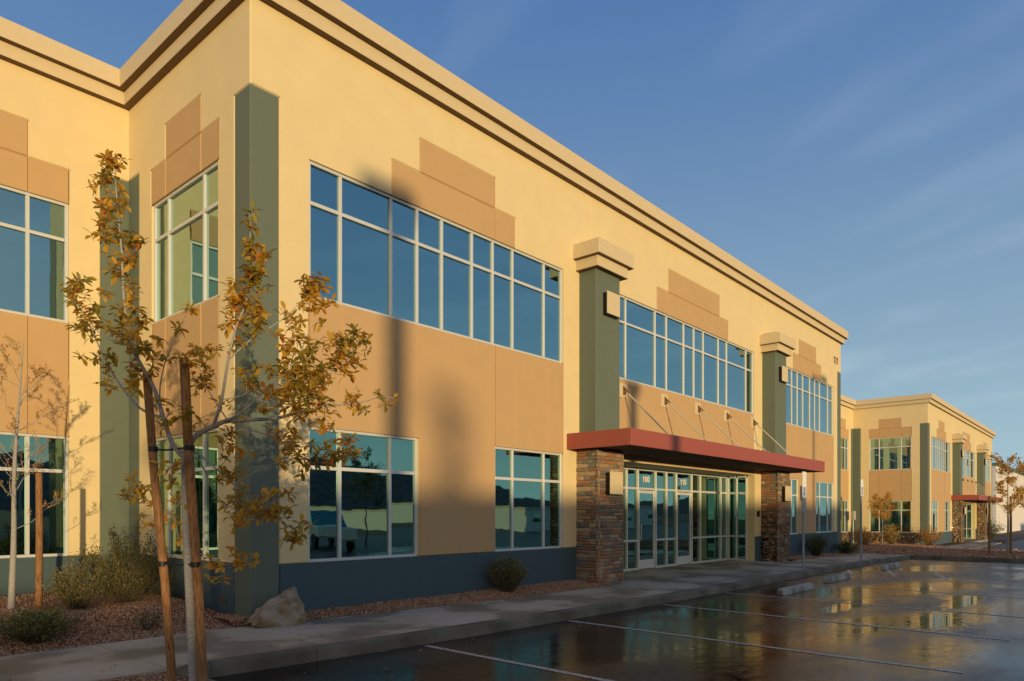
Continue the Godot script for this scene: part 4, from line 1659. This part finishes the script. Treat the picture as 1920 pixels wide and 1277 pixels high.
func fallen_leaves() -> void:
	rng.seed = 91
	var mm := MultiMesh.new()
	mm.transform_format = MultiMesh.TRANSFORM_3D
	mm.mesh = leaf_meshes[2].duplicate()
	mm.mesh.surface_set_material(0, M.rust_leaf)
	mm.instance_count = 170
	for i in 170:
		var p := Vector3(rng.randf_range(-3.2, 1.6), 0, rng.randf_range(-1.6, 4.2))
		if i > 110:
			p = Vector3(rng.randf_range(-1.5, 9.0), 0, rng.randf_range(0.2, 3.4))
		var e := along(BACK_EDGE, p.x)
		if p.z < e:
			p.y = bed_height(p.x, maxf(p.z, 0.02 if p.x > -0.1 else p.z)) + 0.025
			if p.x > -0.1:
				p.z = maxf(p.z, 0.05)
		elif p.x < -1.7 or p.z < along(KERB, p.x) - 0.05:
			p.y = 0.153 if p.z < 2.04 else 0.175
		else:
			p.y = 0.003
			p.z = maxf(p.z, along(KERB, p.x) + 0.04)
		var s := rng.randf_range(0.03, 0.065)
		mm.set_instance_transform(i, Transform3D(Basis.from_euler(Vector3(rng.randf_range(-0.2, 0.2), rng.randf() * TAU, rng.randf_range(-0.2, 0.2))) * Basis.from_scale(Vector3.ONE * s), p + Vector3(0, s * 0.2, 0)))
	var o := MultiMeshInstance3D.new()
	o.multimesh = mm
	o.name = "fallen_leaves"
	add_child(o, true)
	tag(o, "small brown fallen leaves lying on gravel, walk and kerb edge", "leaves")
	o.set_meta("kind", "stuff")

func hills() -> void:
	# a ridge of bare desert hills far behind the camera, lower towards the sun
	var f := FastNoiseLite.new()
	f.seed = 14
	f.frequency = 0.9
	f.fractal_octaves = 5
	var g := Geo.new()
	var n := 240
	var rows := []
	for i in n + 1:
		var az := lerpf(-0.25, 1.22, float(i) / n)          # from +z towards +x
		var dir := Vector3(sin(az), 0, cos(az))
		var h := lerpf(150.0, 36.0, smoothstep(0.6, 1.08, az)) + 50.0 * f.get_noise_1d(az * 5.0) + 14.0 * f.get_noise_1d(az * 16.0)
		h *= smoothstep(-0.25, 0.12, az)
		rows.append([dir * 1500.0 + Vector3(0, -2, 0), dir * 1900.0 + Vector3(0, h * 0.55 + 14.0 * f.get_noise_1d(az * 22.0 + 40.0), 0), dir * 2300.0 + Vector3(0, h, 0), dir * 3000.0 + Vector3(0, -2, 0)])
	for i in n:
		for k in 3:
			g.quad(rows[i][k], rows[i][k + 1], rows[i + 1][k + 1], rows[i + 1][k])
	structure(obj("hills", g, M.hill))

func pickup(at: Vector3, turn: float) -> void:
	var p := thing("pickup_truck", "white pickup truck parked across the lot", "truck", at)
	p.rotation.y = turn
	var g := Geo.new()
	g.box(Vector3(-2.7, 0.55, -0.95), Vector3(2.7, 1.15, 0.95), 0.08)
	g.box(Vector3(-2.7, 1.1, -0.95), Vector3(-0.55, 1.35, -0.85), 0.03)
	g.box(Vector3(-2.7, 1.1, 0.85), Vector3(-0.55, 1.35, 0.95), 0.03)
	g.box(Vector3(-2.7, 1.1, -0.85), Vector3(-2.62, 1.35, 0.85), 0.03)
	obj("body", g, M.white, p)
	g = Geo.new()
	var lo := [Vector3(-0.6, 1.14, -0.9), Vector3(1.2, 1.14, -0.9), Vector3(1.2, 1.14, 0.9), Vector3(-0.6, 1.14, 0.9)]
	var hi := [Vector3(-0.45, 1.82, -0.75), Vector3(0.5, 1.82, -0.75), Vector3(0.5, 1.82, 0.75), Vector3(-0.45, 1.82, 0.75)]
	for k in 4:
		var j := (k + 1) % 4
		g.quad(lo[j], lo[k], hi[k], hi[j])
	obj("cab_window", g, M.glass_low, p)
	g = Geo.new()
	g.box(Vector3(-0.5, 1.80, -0.78), Vector3(0.55, 1.86, 0.78), 0.02)
	obj("cab_roof", g, M.white, p)
	for x in [-1.7, 1.75]:
		for z in [-0.86, 0.86]:
			g = Geo.new()
			g.tube([Vector3(x, 0.37, z - 0.11), Vector3(x, 0.37, z + 0.11)], [0.37, 0.37], 20)
			obj("wheel", g, M.black, p)

func _ready() -> void:
	rng.seed = 11
	# camera: level, lens shifted up as an architectural view
	var cam := Camera3D.new()
	cam.name = "camera"
	add_child(cam)
	var th := atan(1157.0 / 1322.0)
	var fwd := Vector3(cos(th), 0, -sin(th))
	cam.look_at_from_position(Vector3(-4.88, 1.63, 9.01), Vector3(-4.88, 1.63, 9.01) + fwd, Vector3.UP)
	cam.keep_aspect = Camera3D.KEEP_HEIGHT
	cam.set_frustum(0.1 * 1277.0 / 1322.0, Vector2(0, 0.1 * (965.5 - 638.5) / 1322.0), 0.1, 9000.0)
	cam.current = true
	# sky and exposure
	var env := Environment.new()
	env.background_mode = Environment.BG_SKY
	env.tonemap_mode = Environment.TONE_MAPPER_LINEAR
	env.tonemap_exposure = 1.0
	env.sdfgi_enabled = true
	env.ssao_enabled = true
	env.ssil_enabled = true
	var sm := ProceduralSkyMaterial.new()
	sm.sky_top_color = lin(0.038, 0.135, 0.39)
	sm.sky_horizon_color = lin(0.42, 0.60, 0.645)
	sm.sky_curve = 0.27
	sm.ground_bottom_color = lin(0.10, 0.08, 0.06)
	sm.ground_horizon_color = lin(0.16, 0.14, 0.12)
	sm.sun_angle_max = 75.0
	sm.sun_curve = 0.5
	sm.sky_cover = cirrus()
	sm.sky_cover_modulate = Color(1, 1, 1, 1)
	env.sky = Sky.new()
	env.sky.sky_material = sm
	env.background_energy_multiplier = 1.0
	var we := WorldEnvironment.new()
	we.name = "environment"
	we.environment = env
	add_child(we)
	# sun, a few degrees above the horizon behind the camera
	var sun := DirectionalLight3D.new()
	sun.name = "sun"
	add_child(sun)
	sun.look_at_from_position(SUN_TOWARDS.normalized(), Vector3.ZERO, Vector3.UP)
	sun.light_color = lin(1.0, 0.74, 0.375)
	sun.light_energy = 1.10
	sun.light_angular_distance = 0.5
	sun.shadow_enabled = true

	make_materials()
	make_stone_meshes()
	make_leaves()
	lay_ground()
	office(Vector3.ZERO, "cream two-storey office building with red entrance canopy, numbered 121", true)
	office(Vector3(43.1, -0.40, 0.0), "matching cream office building farther down the lot, with stone wainscot", false)
	lay_beds()
	hills()
	rng.seed = 21
	# what stands across the lot and the street: it shades the ground floor and shows in the glass
	plain_building("street_building", "long low building across the street behind the camera", Vector3(-32.3, -0.1, 60), Vector3(-4.0, 4.50, 80), M.grey_wall, M.trim, 7, 0)
	plain_building("street_building", "lower long building next to it across the street", Vector3(-90, -0.1, 60), Vector3(-32.7, 3.0, 76), M.grey_wall, M.trim, 9, 0)
	plain_building("shop_building", "pale low building seen reflected in the ground floor windows", Vector3(78, -0.5, 60), Vector3(120, 3.0, 150), M.white_wall, M.trim, 6, 0)
	plain_building("warehouse", "white warehouse with green roof edge beyond the second building", Vector3(88, -1.0, -26.0), Vector3(118, 7.0, -1.9), M.white_wall, M.teal, 0, 0)
	light_pole(Vector3(2.55 - 0.53 * 42, 0, 42), 8.95, 0.24, Vector3(-0.15, 0, 0), Vector3(0.9, 0.5, 0.6), "light pole behind the camera shading the first upper window")
	light_pole(Vector3(9.85 - 0.53 * 36, 0, 36), 6.6, 0.2, Vector3(0.0, 0, 0), Vector3(0.5, 0.3, 0.5), "shorter light pole behind the camera shading the canopy")
	light_pole(Vector3(22.8 - 0.53 * 30, 0, 30), 8.55, 0.09, Vector3(1.2, 0.0, 0), Vector3(0.55, 0.25, 0.4), "slim light pole with one arm behind the camera")
	pickup(Vector3(15.5, -0.01, 21.5), 1.9)
	boulder()
	wheel_stop(Vector3(10.45, 0.0, 3.66), 0.0, "concrete wheel stop nearest the stone entrance columns")
	wheel_stop(Vector3(13.75, 0.0, 3.52), 0.0, "middle concrete wheel stop in front of the nearer accessible sign")
	wheel_stop(Vector3(19.1, 0.0, 3.50), 0.0, "concrete wheel stop beyond the second accessible sign post")
	wheel_stop(Vector3(41.0, drop(41.0), 4.4), 0.0, "concrete wheel stop behind the far young trees")
	parking_sign(Vector3(14.72, 0.0, 2.36), true, "white accessible parking sign with lower plate on steel post, nearer one")
	parking_sign(Vector3(20.2, 0.0, 2.36), false, "white accessible parking sign on steel post, farther one")
	front_tree()
	fallen_leaves()
	# sapling by the wing, its stake
	var gold := [M.gold_leaf, M.rust_leaf, M.leaves[2]]
	small_tree("sapling", "slender pale sapling with sparse orange leaves beside the wing window", "", Vector3(-2.26, bed_height(-2.26, -2.0), -2.0), 3.5, 0.95, 2200, 0.030, gold, M.bark, 31, Vector3(0.12, 0, 0.1), 0.30)
	var ss := thing("tree_stake", "short orange wooden stake beside the slender sapling", "stake", Vector3(-2.0, bed_height(-2.0, -1.8), -1.8))
	var sg := Geo.new()
	limb([Vector3(0, -0.2, 0), Vector3(0.01, 0.9, 0), Vector3(0.0, 1.80, 0.02)], 0.044, 0.040, sg, 12)
	obj("post", sg, M.stake, ss)
	# shrubs
	shrub("sage_shrub", "large grey green desert shrub in the corner bed", "", Vector3(-0.95, bed_height(-0.95, -1.75), -1.75), 1.25, 0.95, 110, 9500, 0.034, [M.sage, M.olive], 41)
	shrub("sage_shrub", "smaller desert shrub beside the orange stake", "", Vector3(-1.62, bed_height(-1.62, -1.5), -1.5), 0.75, 0.58, 70, 4200, 0.03, [M.sage, M.olive], 42)
	shrub("sage_shrub", "thin wispy shrub at the inner corner of the wing", "", Vector3(-0.25, bed_height(-0.25, -2.4), -2.4), 0.75, 0.8, 50, 2600, 0.027, [M.sage, M.green], 43)
	shrub("low_shrub", "low dark green spreading shrub at the edge of the walk", "", Vector3(-2.42, bed_height(-2.42, -0.35), -0.35), 0.95, 0.30, 70, 2600, 0.045, [M.green, M.olive], 44)
	shrub("low_shrub", "tiny green sprig in the gravel near the tree stakes", "", Vector3(-1.25, bed_height(-1.25, -0.25), -0.25), 0.32, 0.22, 16, 260, 0.03, [M.green, M.olive], 45)
	shrub("round_shrub", "rounded olive shrub against the dark wall base between the lower windows", "", Vector3(4.95, 0.18, 0.30), 0.82, 0.66, 130, 5200, 0.034, [M.olive, M.sage], 46, 0.12)
	shrub("round_shrub", "dark green shrub beside the far stone entrance column", "", Vector3(21.6, drop(21.6) + 0.15, 0.50), 1.0, 0.75, 90, 2600, 0.05, [M.green, M.olive], 47, 0.12)
	shrub("low_shrub", "low dark shrub at the far corner of the main front", "", Vector3(25.0, drop(25.0) + 0.15, 0.55), 1.0, 0.45, 60, 1500, 0.06, [M.green], 48)
	shrub("rust_shrub", "rusty orange shrub by the stone wainscot of the second building", "", Vector3(38.6, drop(38.6) + 0.17, -2.4), 1.5, 0.95, 60, 1400, 0.08, [M.rust_leaf, M.gold_leaf], 49)
	shrub("rust_shrub", "golden shrub under the small tree of the second building", "", Vector3(41.3, drop(41.3) + 0.17, -1.6), 1.2, 1.1, 60, 1300, 0.08, [M.gold_leaf, M.sage], 50)
	shrub("rust_shrub", "orange shrub at the corner of the second building", "", Vector3(42.3, drop(42.3) + 0.17, 0.2), 1.5, 1.0, 60, 1400, 0.08, [M.rust_leaf, M.gold_leaf], 51)
	shrub("round_shrub", "dark shrub past the second canopy", "", Vector3(64.0, -0.3, 0.6), 2.2, 1.3, 60, 1200, 0.12, [M.green, M.olive], 52)
	var ub := thing("utility_box", "small utility box on a thin pipe by the inner corner of the second building", "utility box", Vector3(41.9, drop(41.9), -3.85))
	var ug := Geo.new()
	ug.tube([Vector3(0, 0, 0), Vector3(0, 1.7, 0)], [0.035, 0.035], 8)
	obj("pipe", ug, M.steel, ub)
	ug = Geo.new()
	ug.box(Vector3(-0.17, 1.65, -0.1), Vector3(0.17, 2.2, 0.12), 0.02)
	obj("box_body", ug, M.grey_wall, ub)
	# far trees
	var far_leaf := [M.gold_leaf, M.leaves[3], M.leaves[2]]
	small_tree("small_tree", "small golden tree in front of the second building's side windows", "", Vector3(39.3, drop(39.3) + 0.15, -1.6), 2.6, 1.2, 2400, 0.10, far_leaf, M.bark, 61, Vector3(0.1, 0, 0), 0.42)
	small_tree("small_tree", "taller staked young tree at the edge of the far island", "far island trees", Vector3(32.2, drop(32.2) + 0.13, 5.05), 4.2, 1.0, 1300, 0.13, far_leaf, M.bark, 62, Vector3(-0.1, 0, 0), 0.38)
	small_tree("small_tree", "young tree leaning at the picture's edge on the far island", "far island trees", Vector3(33.0, drop(33.0) + 0.13, 5.75), 4.0, 1.1, 1300, 0.13, far_leaf, M.bark, 63, Vector3(0.4, 0, 0.1), 0.4)
	for q in [[Vector3(31.0, 0, 4.55), "thin dark stake left of the far island trees"], [Vector3(31.9, 0, 5.2), "thin stake between the far island trees"]]:
		var fs := thing("tree_stake", q[1], "stake", q[0] + Vector3(0, drop(31.0) + 0.1, 0))
		var fg := Geo.new()
		limb([Vector3(0, -0.2, 0), Vector3(0, 1.2, 0), Vector3(0.02, 2.5, 0)], 0.05, 0.045, fg, 10)
		obj("post", fg, M.stake, fs)
	# trees across the street whose crowns soften the edge of the shade
	small_tree("street_tree", "bushy tree behind the camera shading the front corner", "street trees", Vector3(-0.6 - 0.53 * 34, 0, 34), 4.0, 2.2, 3600, 0.17, [M.olive, M.green], M.dark_bark, 71, Vector3.ZERO, 0.3)
	small_tree("street_tree", "young tree behind the camera shading the middle panel", "street trees", Vector3(3.75 - 0.53 * 105, 0, 105), 8.65, 0.5, 1100, 0.2, [M.olive, M.green], M.dark_bark, 72, Vector3.ZERO, 0.7)
	small_tree("street_tree", "street tree seen only as a reflection in the glass", "street trees", Vector3(20.0, 0, 24.0), 4.6, 2.0, 1500, 0.16, [M.olive, M.green], M.dark_bark, 73, Vector3.ZERO, 0.35)

func cirrus() -> ImageTexture:
	# thin streaks of high cloud, drawn out along one direction of the sky plane
	var w := 1024
	var h := 512
	var im := Image.create(w, h, false, Image.FORMAT_RGBAF)
	var a := FastNoiseLite.new()
	a.seed = 77
	a.frequency = 0.55
	a.fractal_octaves = 5
	var b := FastNoiseLite.new()
	b.seed = 78
	b.frequency = 0.25
	b.fractal_octaves = 3
	for j in h:
		var up := PI * 0.5 - PI * (j + 0.5) / h
		for i in w:
			var c := 0.0
			if up > 0.02:
				var az := TAU * (i + 0.5) / w
				var r := 1.0 / maxf(tan(up), 0.05)
				var x := r * cos(az)
				var y := r * sin(az)
				var s := x * 0.86 + y * 0.5
				var t := -x * 0.5 + y * 0.86
				var n := a.get_noise_2d(s * 0.8, t * 3.4) + 0.9 * b.get_noise_2d(s * 1.4, t * 1.4)
				c = smoothstep(0.0, 0.8, n) * smoothstep(0.02, 0.12, up)
			im.set_pixel(i, j, Color(0.065, 0.062, 0.055, c))
	return ImageTexture.create_from_image(im)
